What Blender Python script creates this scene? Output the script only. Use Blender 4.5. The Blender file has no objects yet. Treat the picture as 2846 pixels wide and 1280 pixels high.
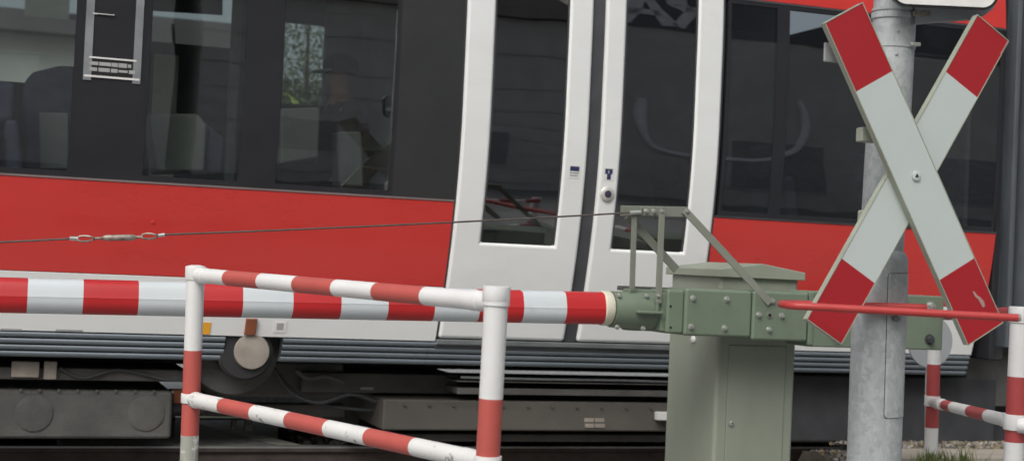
import bpy, bmesh, math, random
from mathutils import Vector, Matrix
random.seed(7)
R = math.radians
sc = bpy.context.scene
# ---------------------------------------------------------------- camera
F_PX, EYE = 4131.0, 1.10
PITCH, ROLL, YAW = R(-1.25), R(2.58), R(19.7)      # YAW: the direction in which the track recedes
_f = Vector((0, math.cos(PITCH), -math.sin(PITCH)))
_r0, _u0 = Vector((1, 0, 0)), Vector((0, math.sin(PITCH), math.cos(PITCH)))
CR = math.cos(ROLL)*_r0 + math.sin(ROLL)*_u0
CU = -math.sin(ROLL)*_r0 + math.cos(ROLL)*_u0
CF = _f
CAM = Vector((0, 0, EYE))
cd = bpy.data.cameras.new('camera'); cam = bpy.data.objects.new('camera', cd); sc.collection.objects.link(cam)
cd.sensor_width = 36; cd.lens = 36*F_PX/2846; cd.clip_start = .05; cd.clip_end = 3000
cd.dof.use_dof = True; cd.dof.focus_distance = 6.1; cd.dof.aperture_fstop = 3.2
m = Matrix((CR, CU, -CF)).transposed().to_4x4(); m.translation = CAM
cam.matrix_world = m
sc.camera = cam
# ---------------------------------------------------------------- light: bright overcast day
w = bpy.data.worlds.new('World'); sc.world = w; w.use_nodes = True
nt = w.node_tree; bg = nt.nodes['Background']
sky = nt.nodes.new('ShaderNodeTexSky'); sky.sky_type = 'NISHITA'; sky.sun_disc = False
sky.sun_elevation = R(48); sky.sun_rotation = R(200); sky.air_density = 1.0; sky.dust_density = 6.0; sky.ozone_density = 1.0
hs = nt.nodes.new('ShaderNodeHueSaturation'); hs.inputs['Saturation'].default_value = .46
nt.links.new(sky.outputs[0], hs.inputs['Color']); nt.links.new(hs.outputs[0], bg.inputs[0])
bg.inputs[1].default_value = .135
sl = bpy.data.lights.new('sun', 'SUN'); so = bpy.data.objects.new('sun', sl); sc.collection.objects.link(so)
sl.energy = .75; sl.angle = R(35); sl.color = (1, .985, .965)
so.rotation_euler = (R(90-48), 0, R(-20))
sc.view_settings.view_transform = 'Standard'; sc.view_settings.look = 'None'
sc.view_settings.exposure = 0.22; sc.view_settings.gamma = 1; sc.view_settings.use_curve_mapping = False
sc.cycles.max_bounces = 10; sc.cycles.transparent_max_bounces = 16; sc.cycles.use_denoising = True

# ---------------------------------------------------------------- helpers
COL = sc.collection
def ray(u, v):                       # u, v: position in the photograph seen at 2576 px width
    k = 2846/2576
    return CR*((u*k-1423)/F_PX) - CU*((v*k-640)/F_PX) + CF
def at(u, v, depth): return CAM + ray(u, v)*depth
TX = Vector((math.cos(YAW), math.sin(YAW), 0)); NX = Vector((-math.sin(YAW), math.cos(YAW), 0))
def on_plane(u, v, org):             # (along the track, height) on the vertical plane through org parallel to the track
    r = ray(u, v); k = (org-CAM).dot(NX)/r.dot(NX); p = CAM + r*k
    return (p-org).dot(TX), p.z

class MB:
    def __init__(s): s.v = []; s.f = []; s.m = []; s.s = []
    def add(s, vs, fs, mat=0, smooth=False):
        b = len(s.v); s.v += [tuple(x) for x in vs]
        for f in fs: s.f.append(tuple(b+i for i in f)); s.m.append(mat); s.s.append(smooth)
        return s
    def box(s, x0, x1, y0, y1, z0, z1, mat=0):
        v = [(x, y, z) for z in (z0, z1) for y in (y0, y1) for x in (x0, x1)]
        return s.add(v, [(0,2,3,1),(4,5,7,6),(0,1,5,4),(2,6,7,3),(0,4,6,2),(1,3,7,5)], mat)
    def obox(s, p0, p1, w, h, up=(0,0,1), mat=0):
        """bar from p0 to p1; w sideways, h along up"""
        p0, p1, up = Vector(p0), Vector(p1), Vector(up); d = (p1-p0).normalized()
        sd = d.cross(up).normalized(); u2 = sd.cross(d).normalized()
        v = [p+sd*a*w/2+u2*b*h/2 for p in (p0, p1) for a, b in ((-1,-1),(1,-1),(1,1),(-1,1))]
        return s.add(v, [(0,1,2,3),(7,6,5,4),(0,4,5,1),(1,5,6,2),(2,6,7,3),(3,7,4,0)], mat)
    def rings(s, pts, rad, seg=20, mats=None, caps=True, up=None, squash=1.0):
        """tube through pts with a radius at each; mats: material of each span"""
        pts = [Vector(p) for p in pts]; n = len(pts)
        if not hasattr(rad, '__len__'): rad = [rad]*n
        d0 = (pts[-1]-pts[0]).normalized() if (pts[-1]-pts[0]).length > 1e-6 else (pts[1]-pts[0]).normalized()
        ref = Vector(up) if up else (Vector((0,0,1)) if abs(d0.z) < .9 else Vector((1,0,0)))
        b = len(s.v)
        for i, p in enumerate(pts):
            a = pts[max(i-1,0)]; c = pts[min(i+1,n-1)]
            d = (c-a).normalized() if (c-a).length > 1e-7 else d0
            x = d.cross(ref).normalized(); y = x.cross(d).normalized()
            for k in range(seg):
                t = 2*math.pi*k/seg
                s.v.append(tuple(p + (x*math.cos(t) + y*math.sin(t)*squash)*rad[i]))
        for i in range(n-1):
            for k in range(seg):
                k2 = (k+1) % seg
                s.f.append((b+i*seg+k, b+i*seg+k2, b+(i+1)*seg+k2, b+(i+1)*seg+k)); s.m.append(mats[i] if mats else 0); s.s.append(True)
        if caps:
            s.f.append(tuple(b+k for k in reversed(range(seg)))); s.m.append(mats[0] if mats else 0); s.s.append(False)
            s.f.append(tuple(b+(n-1)*seg+k for k in range(seg))); s.m.append(mats[-1] if mats else 0); s.s.append(False)
        return s
    def prism(s, poly, ext, mat=0):
        """poly: list of 3-D points (planar), ext: extrusion vector"""
        n = len(poly); e = Vector(ext); a = [Vector(p) for p in poly]
        return s.add(a+[p+e for p in a], [tuple(range(n)), tuple(reversed(range(n, 2*n)))] + [(i, n+i, n+(i+1)%n, (i+1)%n) for i in range(n)], mat)
    def build(s, name, mats, parent=None, bevel=0, seg=2, loc=None, fix=True):
        me = bpy.data.meshes.new(name)
        vs = s.v
        if loc is not None: vs = [(x-loc[0], y-loc[1], z-loc[2]) for x, y, z in vs]
        me.from_pydata(vs, [], s.f)
        if not isinstance(mats, (list, tuple)): mats = [mats]
        for mm in mats: me.materials.append(mm)
        for p, mi, sm in zip(me.polygons, s.m, s.s): p.material_index = mi; p.use_smooth = sm
        if fix:
            bm = bmesh.new(); bm.from_mesh(me); bmesh.ops.remove_doubles(bm, verts=bm.verts, dist=1e-5); bmesh.ops.recalc_face_normals(bm, faces=bm.faces); bm.to_mesh(me); bm.free()
        if any(s.s) and not bevel: me.set_sharp_from_angle(angle=R(38))
        o = bpy.data.objects.new(name, me); COL.objects.link(o)
        if parent: o.parent = parent
        if loc is not None and parent is None: o.location = loc
        if bevel:
            b = o.modifiers.new('bevel', 'BEVEL'); b.width = bevel; b.segments = seg; b.limit_method = 'ANGLE'; b.angle_limit = R(35); b.harden_normals = True
        return o
def empty(name, loc=(0,0,0), rz=0):
    o = bpy.data.objects.new(name, None); COL.objects.link(o); o.location = loc; o.rotation_euler = (0, 0, rz); o.empty_display_size = .2
    return o
def tag(o, label=None, cat=None, group=None, kind=None):
    if label: o['label'] = label
    if cat: o['category'] = cat
    if group: o['group'] = group
    if kind: o['kind'] = kind
    return o

# ---------------------------------------------------------------- materials
def mat(name, col, rough=.5, metal=0, var=.12, scale=6, bump=0, bscale=60, dirt=None, dirt_amt=0, dirt_scale=5, coat=0, spec=.5, stretch=(1,1,1), dirt_thr=.55, edge=.2):
    mt = bpy.data.materials.new(name); mt.use_nodes = True; t = mt.node_tree; N = t.nodes; L = t.links
    b = N['Principled BSDF']; b.inputs['Roughness'].default_value = rough; b.inputs['Metallic'].default_value = metal
    b.inputs['Specular IOR Level'].default_value = spec
    if coat: b.inputs['Coat Weight'].default_value = coat; b.inputs['Coat Roughness'].default_value = .12
    tc = N.new('ShaderNodeTexCoord'); mp = N.new('ShaderNodeMapping'); mp.inputs['Scale'].default_value = stretch
    L.new(tc.outputs['Object'], mp.inputs[0])
    no = N.new('ShaderNodeTexNoise'); no.inputs['Scale'].default_value = scale; no.inputs['Detail'].default_value = 6; no.inputs['Roughness'].default_value = .62
    L.new(mp.outputs[0], no.inputs['Vector'])
    mr = N.new('ShaderNodeMapRange'); mr.inputs[1].default_value = .3; mr.inputs[2].default_value = .7; mr.inputs[3].default_value = 1-var; mr.inputs[4].default_value = 1+var
    L.new(no.outputs[0], mr.inputs[0])
    mx = N.new('ShaderNodeMix'); mx.data_type = 'RGBA'; mx.blend_type = 'MULTIPLY'; mx.inputs[0].default_value = 1
    mx.inputs[6].default_value = (*col, 1); L.new(mr.outputs[0], mx.inputs[7])
    out = mx.outputs[2]
    if dirt:
        n2 = N.new('ShaderNodeTexNoise'); n2.inputs['Scale'].default_value = dirt_scale; n2.inputs['Detail'].default_value = 8; n2.inputs['Roughness'].default_value = .7
        L.new(mp.outputs[0], n2.inputs['Vector'])
        r2 = N.new('ShaderNodeMapRange'); r2.inputs[1].default_value = dirt_thr; r2.inputs[2].default_value = dirt_thr+edge; r2.inputs[3].default_value = 0; r2.inputs[4].default_value = dirt_amt
        L.new(n2.outputs[0], r2.inputs[0])
        m2 = N.new('ShaderNodeMix'); m2.data_type = 'RGBA'; L.new(r2.outputs[0], m2.inputs[0]); L.new(out, m2.inputs[6]); m2.inputs[7].default_value = (*dirt, 1)
        out = m2.outputs[2]
    L.new(out, b.inputs['Base Color'])
    rr = N.new('ShaderNodeMapRange'); rr.inputs[3].default_value = max(0, rough-.08); rr.inputs[4].default_value = min(1, rough+.1); L.new(no.outputs[0], rr.inputs[0]); L.new(rr.outputs[0], b.inputs['Roughness'])
    if bump:
        n3 = N.new('ShaderNodeTexNoise'); n3.inputs['Scale'].default_value = bscale; n3.inputs['Detail'].default_value = 4; L.new(tc.outputs['Object'], n3.inputs['Vector'])
        bp = N.new('ShaderNodeBump'); bp.inputs['Strength'].default_value = bump; bp.inputs['Distance'].default_value = .01; L.new(n3.outputs[0], bp.inputs['Height']); L.new(bp.outputs[0], b.inputs['Normal'])
    return mt
def glass(name, tint, refl=4.6, rough=0.0):
    mt = bpy.data.materials.new(name); mt.use_nodes = True; t = mt.node_tree; N = t.nodes; L = t.links; N.clear()
    o = N.new('ShaderNodeOutputMaterial'); tr = N.new('ShaderNodeBsdfTransparent'); tr.inputs[0].default_value = (*tint, 1)
    gl = N.new('ShaderNodeBsdfGlossy'); gl.inputs['Roughness'].default_value = rough; gl.inputs[0].default_value = (1,1,1,1)
    tc = N.new('ShaderNodeTexCoord'); nz = N.new('ShaderNodeTexNoise'); nz.inputs['Scale'].default_value = 2.2; nz.inputs['Detail'].default_value = 1
    L.new(tc.outputs['Object'], nz.inputs['Vector'])
    bp = N.new('ShaderNodeBump'); bp.inputs['Strength'].default_value = .03; bp.inputs['Distance'].default_value = .05; L.new(nz.outputs[0], bp.inputs['Height']); L.new(bp.outputs[0], gl.inputs['Normal'])
    fr = N.new('ShaderNodeFresnel'); fr.inputs[0].default_value = 1.5
    ge = N.new('ShaderNodeNewGeometry')
    iv = N.new('ShaderNodeMath'); iv.operation = 'SUBTRACT'; iv.inputs[0].default_value = 1; L.new(ge.outputs['Backfacing'], iv.inputs[1])
    mu = N.new('ShaderNodeMath'); mu.operation = 'MULTIPLY'; L.new(fr.outputs[0], mu.inputs[0]); L.new(iv.outputs[0], mu.inputs[1])
    m2 = N.new('ShaderNodeMath'); m2.operation = 'MULTIPLY'; L.new(mu.outputs[0], m2.inputs[0]); m2.inputs[1].default_value = refl
    mx = N.new('ShaderNodeMixShader'); L.new(m2.outputs[0], mx.inputs[0]); L.new(tr.outputs[0], mx.inputs[1]); L.new(gl.outputs[0], mx.inputs[2]); L.new(mx.outputs[0], o.inputs[0])
    return mt
M = {}
M['red'] = mat('train_red', (.55,.036,.030), .28, coat=.35, var=.06, scale=2.5, edge=.5, dirt_thr=.4, dirt=(.40,.055,.05), dirt_amt=.3, dirt_scale=1.2, stretch=(.4,1,1.6))
M['white'] = mat('train_white', (.72,.74,.73), .35, var=.04, scale=3, dirt=(.50,.50,.47), dirt_amt=.3, dirt_scale=2.2, stretch=(.5,1,1))
M['black'] = mat('black_gloss', (.025,.026,.030), .12, var=.1, scale=3)
M['darkpanel'] = mat('dark_panel', (.034,.036,.036), .22, var=.1, scale=3)
M['rubber'] = mat('rubber', (.05,.053,.058), .6, var=.2, scale=8)
M['seal'] = mat('seal', (.20,.16,.155), .5)
M['rib'] = mat('ribbed_metal', (.20,.235,.26), .30, metal=.5, var=.15, scale=4, stretch=(.3,1,2))
M['under'] = mat('underframe', (.095,.095,.09), .7, var=.35, scale=3, bump=.3, dirt=(.10,.09,.075), dirt_amt=.7, dirt_scale=3)
M['underbox'] = mat('underframe_box', (.085,.08,.07), .75, var=.2, scale=2.5, dirt=(.07,.07,.065), dirt_amt=.7, dirt_scale=2, stretch=(.4,1,1))
M['tyre'] = mat('oily_black', (.022,.022,.024), .7)
M['wheel'] = mat('wheel_steel', (.055,.052,.047), .6, metal=.3, var=.3, scale=8)
M['hub'] = mat('hub_dust', (.29,.262,.225), .75, var=.2, scale=9, dirt=(.16,.14,.12), dirt_amt=.6)
M['rust'] = mat('rust_brown', (.22,.07,.03), .8, var=.3)
M['yellow'] = mat('yellow_orange', (.75,.36,.02), .5)
M['label'] = mat('label_white', (.7,.7,.68), .5)
M['labelgrey'] = mat('label_grey', (.33,.34,.34), .5)
M['ink'] = mat('ink', (.03,.03,.06), .5)
M['inkblue'] = mat('ink_blue', (.025,.03,.10), .5)
M['chrome'] = mat('button_ring', (.55,.53,.5), .35, metal=.3)
M['alu'] = mat('brushed_alu', (.30,.32,.33), .4, metal=.6, var=.2)
M['int_dark'] = mat('interior_dark', (.17,.175,.18), .8, var=.2, scale=2)
M['int_mid'] = mat('interior_grey', (.16,.17,.17), .7)
M['seat'] = mat('seat_blue', (.045,.05,.085), .9, var=.3, scale=20)
M['seat_shell'] = mat('seat_shell', (.35,.37,.35), .6)
M['floor'] = mat('train_floor', (.08,.08,.085), .7)
M['glass'] = glass('tinted_glass', (.84,.87,.86))
M['glassd'] = glass('dark_door_glass', (.66,.68,.69))
M['bellow'] = mat('bellows', (.085,.098,.112), .55, var=.25, scale=5, stretch=(3,3,.4))
M['bred'] = mat('boom_red', (.46,.018,.02), .35, var=.06, scale=5, dirt=(.3,.02,.02), dirt_amt=.3, dirt_scale=6)
M['bwhite'] = mat('boom_white', (.55,.60,.62), .35, var=.05, scale=5, dirt=(.28,.27,.25), dirt_amt=.55, dirt_scale=7, dirt_thr=.6, stretch=(.45,1,1))
M['cream'] = mat('cream_collar', (.62,.60,.48), .5, dirt=(.2,.17,.1), dirt_amt=.7, dirt_scale=14)
M['green'] = mat('grey_green_paint', (.15,.195,.14), .45, var=.07, scale=4, dirt=(.12,.135,.10), dirt_amt=.5, dirt_scale=6)
M['greenb'] = mat('cabinet_paint', (.25,.28,.225), .5, var=.06, scale=3, dirt=(.21,.235,.185), dirt_amt=.6, dirt_scale=2.3, stretch=(1.6,1.6,.5))
M['strut'] = mat('strut_paint', (.185,.20,.165), .5, var=.1, scale=10)
M['boltm'] = mat('bolt_zinc', (.52,.54,.50), .35, metal=.7, var=.2, scale=40)
M['hole'] = mat('hole_dark', (.01,.01,.01), .9)
M['wire'] = mat('steel_wire', (.10,.085,.075), .55, metal=.4, var=.3, scale=30)
M['zincrust'] = mat('zinc_rusty', (.33,.31,.27), .5, metal=.5, dirt=(.14,.06,.03), dirt_amt=.8, dirt_scale=30, dirt_thr=.45)
M['galv'] = None
M['rwhite'] = mat('rail_white', (.69,.70,.69), .42, var=.05, scale=6, dirt=(.40,.38,.33), dirt_amt=.5, dirt_scale=9, dirt_thr=.6)
M['rred'] = mat('rail_faded_red', (.45,.088,.072), .5, var=.08, scale=5, dirt=(.38,.12,.10), dirt_amt=.5, dirt_scale=4)
M['rred2'] = mat('rail_red', (.36,.055,.055), .5, var=.08, scale=5, dirt=(.25,.05,.05), dirt_amt=.6, dirt_scale=4)
M['moss'] = mat('rail_mossy_white', (.70,.71,.68), .5, var=.05, scale=6, dirt=(.24,.25,.20), dirt_amt=.8, dirt_scale=11, dirt_thr=.45, edge=.05)
M['sred'] = mat('sign_red', (.36,.014,.02), .5, var=.03, scale=3)
M['swhite'] = mat('sign_white', (.50,.56,.54), .55, var=.03, scale=3)
M['sback'] = mat('sign_edge', (.33,.36,.29), .5, var=.12, scale=9)
M['hoop'] = mat('hoop_red', (.43,.045,.042), .42, var=.06, scale=10, dirt=(.42,.06,.05), dirt_amt=.5, dirt_scale=9)
M['greyplate'] = mat('grey_plate', (.28,.30,.315), .5, var=.08, scale=4)
M['asphalt'] = mat('asphalt', (.24,.245,.24), .9, var=.3, scale=30, bump=.5, bscale=180)
M['ballastbed'] = mat('ballast_bed', (.20,.19,.175), .95, var=.5, scale=40, bump=1, bscale=60)
M['stone'] = mat('ballast_stone', (.19,.175,.155), .9, var=.4, scale=5)
M['concrete'] = mat('concrete', (.30,.28,.235), .9, var=.15, scale=8, bump=.3, bscale=120, dirt=(.17,.155,.125), dirt_amt=.6, dirt_scale=6)
M['panel'] = mat('crossing_panel', (.52,.51,.50), .9, var=.2, scale=12, bump=.3, bscale=90)
M['stripe'] = mat('edge_strip', (.80,.78,.70), .85, var=.2, scale=12)
M['railtop'] = mat('rail_head', (.45,.45,.44), .3, metal=.8)
M['railweb'] = mat('rail_web', (.075,.06,.055), .9, var=.3, scale=12)
M['earth'] = mat('earth', (.09,.08,.06), .95, var=.4, scale=6, bump=.6, bscale=50)
M['grass'] = mat('grass_blade', (.10,.15,.035), .6, var=.35, scale=9)
M['dry'] = mat('dry_grass', (.22,.18,.10), .8, var=.3, scale=9)
M['leaf'] = mat('leaf', (.06,.09,.025), .6, var=.4, scale=3)
M['bark'] = mat('bark', (.06,.05,.04), .9, bump=.6)
M['plaster'] = mat('pale_plaster', (.42,.43,.40), .85, var=.08, scale=2)
M['plaster2'] = mat('dark_render', (.58,.58,.54), .85, var=.12, scale=2)
M['siding'] = mat('grey_siding', (.60,.61,.57), .7, var=.1, scale=3)
M['rooft'] = mat('roof_tile', (.05,.045,.045), .8, var=.2, scale=10)
M['winframe'] = mat('window_frame', (.6,.6,.58), .5)
M['windark'] = mat('house_glass', (.33,.34,.34), .25)
M['signdark'] = mat('shop_sign_board', (.14,.14,.15), .5)
M['skin'] = mat('skin', (.45,.26,.19), .5, var=.05)
M['jacket'] = mat('dark_jacket', (.02,.02,.024), .85)
M['cap'] = mat('cap_navy', (.018,.02,.035), .85)
M['brim'] = mat('cap_brim', (.35,.34,.33), .7)
def galv():
    mt = bpy.data.materials.new('galvanised_steel'); mt.use_nodes = True; t = mt.node_tree; N = t.nodes; L = t.links
    b = N['Principled BSDF']; tc = N.new('ShaderNodeTexCoord')
    mp = N.new('ShaderNodeMapping'); mp.inputs['Scale'].default_value = (1,1,.75); L.new(tc.outputs['Object'], mp.inputs[0])
    v = N.new('ShaderNodeTexVoronoi'); v.inputs['Scale'].default_value = 60; v.inputs['Randomness'].default_value = 1
    n1 = N.new('ShaderNodeTexNoise'); n1.inputs['Scale'].default_value = 22; n1.inputs['Detail'].default_value = 8; n1.inputs['Roughness'].default_value = .7; n1.inputs['Distortion'].default_value = .8
    L.new(mp.outputs[0], n1.inputs['Vector'])
    mv = N.new('ShaderNodeMix'); mv.data_type = 'RGBA'; mv.inputs[0].default_value = .08; L.new(mp.outputs[0], mv.inputs[6]); L.new(n1.outputs[1], mv.inputs[7]); L.new(mv.outputs[2], v.inputs['Vector'])
    sp = N.new('ShaderNodeSeparateColor'); L.new(v.outputs['Color'], sp.inputs[0])
    ad = N.new('ShaderNodeMath'); ad.operation = 'MULTIPLY_ADD'; L.new(sp.outputs[0], ad.inputs[0]); ad.inputs[1].default_value = .4; L.new(n1.outputs[0], ad.inputs[2])
    cr = N.new('ShaderNodeValToRGB'); e = cr.color_ramp.elements; e[0].position = .35; e[0].color = (.30,.335,.34,1); e[1].position = .95; e[1].color = (.47,.505,.505,1)
    L.new(ad.outputs[0], cr.inputs[0]); L.new(cr.outputs[0], b.inputs['Base Color'])
    b.inputs['Metallic'].default_value = .12
    mr = N.new('ShaderNodeMapRange'); mr.inputs[3].default_value = .38; mr.inputs[4].default_value = .62; L.new(sp.outputs[1], mr.inputs[0]); L.new(mr.outputs[0], b.inputs['Roughness'])
    bp = N.new('ShaderNodeBump'); bp.inputs['Strength'].default_value = .18; bp.inputs['Distance'].default_value = .004; L.new(n1.outputs[0], bp.inputs['Height']); L.new(bp.outputs[0], b.inputs['Normal'])
    return mt
M['galv'] = galv()

# ================================================================ ground
TO = at(1480, 200, 8.5); TO.z = 0                  # foot of the train's side, at the gap between the doors
def tw(s, d, z): return TO + TX*s + NX*d + Vector((0, 0, z))
def sbox(mb, s0, s1, d0, d1, z0, z1, mat=0): return mb.box(s0, s1, d0, d1, z0, z1, mat)
def in_track(o): o.location = TO; o.rotation_euler = (0, 0, YAW); return o
g = MB(); g.add([(-900,-900,-.22),(900,-900,-.22),(900,900,-.22),(-900,900,-.22)], [(0,1,2,3)])
tag(in_track(g.build('ground', M['earth'])), kind='structure')
g = MB().box(-60, 60, -45, -.42, -.21, 0)
tag(in_track(g.build('road', M['asphalt'], bevel=.01)), kind='structure')
g = MB().box(-60, 60, -.41, 3.6, -.21, -.12)
tag(in_track(g.build('track_bed', M['ballastbed'])), kind='structure')
g = MB().box(-60, 60, 3.61, 30, -.21, .0)
tag(in_track(g.build('far_road', M['asphalt'])), kind='structure')
# steel rails
for k, dd in enumerate((.60, 2.04)):
    prof = [(-.07,-.15),(.07,-.15),(.07,-.135),(.012,-.115),(.012,-.04),(.036,-.03),(.036,0),(-.034,0),(-.036,-.010),(-.036,-.03),(-.012,-.04),(-.012,-.115),(-.07,-.135)]
    mb = MB(); n = len(prof)
    v = [(x, a, z) for x in (-30, 30) for a, z in prof]
    mb.add(v, [tuple(range(n)), tuple(reversed(range(n,2*n)))])
    for i in range(n):
        j = (i+1) % n; mb.add([], []); mb.f.append((i, j, n+j, n+i)); mb.m.append(1 if i in (6, 7) else 0); mb.s.append(False)
    o = mb.build('steel_rail', [M['railweb'], M['railtop']])
    p = tw(0, dd, 0); o.location = p; o.rotation_euler = (0,0,YAW)
    tag(o, ['near steel rail with shiny top under the side of the red train', 'far steel rail in the dark beneath the middle of the train'][k], 'rail', 'rails of the track')
# crossing panel between the rails, with a pale edge strip
g = MB()
g.prism([(-2.75,.65,-.06),(-1.56,.65,-.06),(-1.30,1.97,-.06),(-2.75,1.97,-.06)], (0,0,.05))
tag(in_track(g.build('crossing_panel', M['panel'], bevel=.006)), kind='structure')
g = MB(); g.prism([(-1.52,.65,-.06),(-1.40,.65,-.06),(-1.85,1.97,-.06),(-1.97,1.97,-.06)], (0,0,.054))
tag(in_track(g.build('crossing_edge_strip', M['stripe'])), kind='structure')
# ballast stones between and beside the rails
def stones(name, n, fn, r0, r1, mats):
    mb = MB()
    for i in range(n):
        x, y, z = fn(); r = random.uniform(r0, r1)
        a = [Vector((random.gauss(0,1), random.gauss(0,1), random.gauss(0,1))).normalized() for _ in range(2)]
        u = a[0]; v_ = u.cross(a[1]).normalized(); w_ = u.cross(v_)
        pts = [Vector((x,y,z)) + d*r*random.uniform(.6,1.15) for d in (u, v_, w_, -u, -v_, -w_)]
        mb.add(pts, [(0,1,2),(1,3,2),(3,4,2),(4,0,2),(1,0,5),(3,1,5),(4,3,5),(0,4,5)], random.randrange(len(mats)))
    return mb.build(name, mats, fix=False)
M['stone2'] = mat('ballast_stone_dark', (.10,.09,.08), .9, var=.4, scale=5)
M['stone3'] = mat('ballast_stone_pale', (.30,.29,.26), .9, var=.3, scale=5)
def fb():
    s = random.uniform(-1.35, 4.2); d = random.uniform(.68, 1.95); return s, d, -.055+random.uniform(-.03,.02)
tag(in_track(stones('ballast', 5200, fb, .018, .034, [M['stone'], M['stone2'], M['stone2'], M['stone3']])), kind='stuff')
# raised kerb ground on the right: paving slabs, gravel strip, grass
g = MB().box(1.12, 6.2, -1.95, -.79, 0.001, .10)
pav = tag(in_track(g.build('pavement', M['asphalt'], bevel=.01)), kind='structure')
for i in range(6):
    x0 = 1.62+i*.80
    o = MB().box(x0, x0+.79, -.785, -.40, -.05, .118+random.uniform(-.004,.004)).build('kerb_slab', M['concrete'], pav, bevel=.008)
g = MB()
nx, ny = 60, 8
for i in range(nx+1):
    for j in range(ny+1):
        s = 1.10+i*5.0/nx; t = j/ny; d = (-.395 if s > 1.6 else -.79)+t*.30
        z = .10+.025*math.sin(t*3.1)+random.uniform(-.010,.014)
        if j == ny or i == 0: z = -.05
        g.v.append((s, d, z))
for i in range(nx):
    for j in range(ny):
        a = i*(ny+1)+j; g.f.append((a, a+1, a+ny+2, a+ny+1)); g.m.append(0); g.s.append(True)
tag(in_track(g.build('gravel_verge', M['earth'])), kind='structure')
def fv():
    t = random.random(); s = random.uniform(1.2, 6.0); d = (-.395 if s > 1.6 else -.80)+t*.27
    return s, d, .104+.025*math.sin(t*3.1)
tag(in_track(stones('gravel', 2600, fv, .008, .024, [M['stone'], M['dry'], M['stone3'], M['stone2']])), kind='stuff')
def blades(name, spots, mats):
    mb = MB()
    for (x, y, z, h, n, sp) in spots:
        for _ in range(n):
            a = random.uniform(0, 6.28); r = abs(random.gauss(0, sp)); px, py = x+r*math.cos(a), y+r*math.sin(a)
            hh = h*random.uniform(.4,1.1); la = random.uniform(0,6.28); ln = hh*random.uniform(.1,.55); wd = random.uniform(.002,.0042)
            ox, oy = -math.sin(la)*wd, math.cos(la)*wd; mi = 1 if random.random() < .22 else 0
            b = [(px-ox,py-oy,z),(px+ox,py+oy,z),(px+ox*.8+math.cos(la)*ln*.3,py+oy*.8+math.sin(la)*ln*.3,z+hh*.6),(px-ox*.8+math.cos(la)*ln*.3,py-oy*.8+math.sin(la)*ln*.3,z+hh*.6),(px+math.cos(la)*ln,py+math.sin(la)*ln,z+hh)]
            mb.add(b, [(0,1,2,3),(3,2,4)], mi)
    return mb.build(name, mats, fix=False)

# ================================================================ train
def dd(z): return .08*(2-z)**2 if z < 2 else (.1*(z-2.4)**2 if z > 2.4 else 0.0)     # the side leans in below the belt and towards the roof
def gg(z): return -.022*(2-z)**2 if z < 2 else 0.0
def ST(u, v, off=0):
    r = ray(u, v); z = 1.0
    for _ in range(40):
        k = ((TO-CAM).dot(NX)+dd(z)+off)/r.dot(NX); p = CAM+r*k; z = p.z
    return (p-TO).dot(TX)-gg(z), z
train = empty('regional_train', TO, YAW)
tag(train, 'red and white regional train with dark window band passing behind the barrier', 'train')
def grid(mb, ss, zz, skip=(), f=0.0, b=.04, mf=0, mb_=0, mr=0):
    """curved slab over cells of ss x zz, without those whose index pair is in skip; f/b: offset of front and back"""
    zs = []
    for a, c in zip(zz[:-1], zz[1:]):
        n = max(1, int((c-a)/.09)); zs.append([a+(c-a)*k/n for k in range(n+1)])
    idx = {}
    def V(i, z, o):
        key = (i, round(z,5), o)
        if key not in idx: idx[key] = len(mb.v); mb.v.append((ss[i]+gg(z), dd(z)+o, z))
        return idx[key]
    def q(a, mi, sm): mb.f.append(a); mb.m.append(mi); mb.s.append(sm)
    ok = lambda i, j: 0 <= i < len(ss)-1 and 0 <= j < len(zz)-1 and (i, j) not in skip
    for i in range(len(ss)-1):
        for j in range(len(zz)-1):
            if not ok(i, j): continue
            for z0, z1 in zip(zs[j][:-1], zs[j][1:]):
                q((V(i,z0,f), V(i+1,z0,f), V(i+1,z1,f), V(i,z1,f)), mf, True)
                q((V(i,z0,b), V(i,z1,b), V(i+1,z1,b), V(i+1,z0,b)), mb_, True)
                if not ok(i-1, j): q((V(i,z0,f), V(i,z1,f), V(i,z1,b), V(i,z0,b)), mr, False)
                if not ok(i+1, j): q((V(i+1,z0,f), V(i+1,z0,b), V(i+1,z1,b), V(i+1,z1,f)), mr, False)
            if not ok(i, j-1): z = zz[j]; q((V(i,z,f), V(i,z,b), V(i+1,z,b), V(i+1,z,f)), mr, False)
            if not ok(i, j+1): z = zz[j+1]; q((V(i,z,f), V(i+1,z,f), V(i+1,z,b), V(i,z,b)), mr, False)
    return mb
def slab(name, s0, s1, z0, z1, m_, f=0.0, b=.04, parent=None, bevel=0, seg=2, label=None):
    o = grid(MB(), [s0, s1], [z0, z1], f=f, b=b).build(name, m_, parent or train, bevel=bevel, seg=seg)
    if label: o['label'] = label
    return o
SL, SR = -7.5, 2.87
ZT, ZG, ZK, ZR = 2.722, 1.436, .947, .643
DL, DR = -.742, .852
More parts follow.
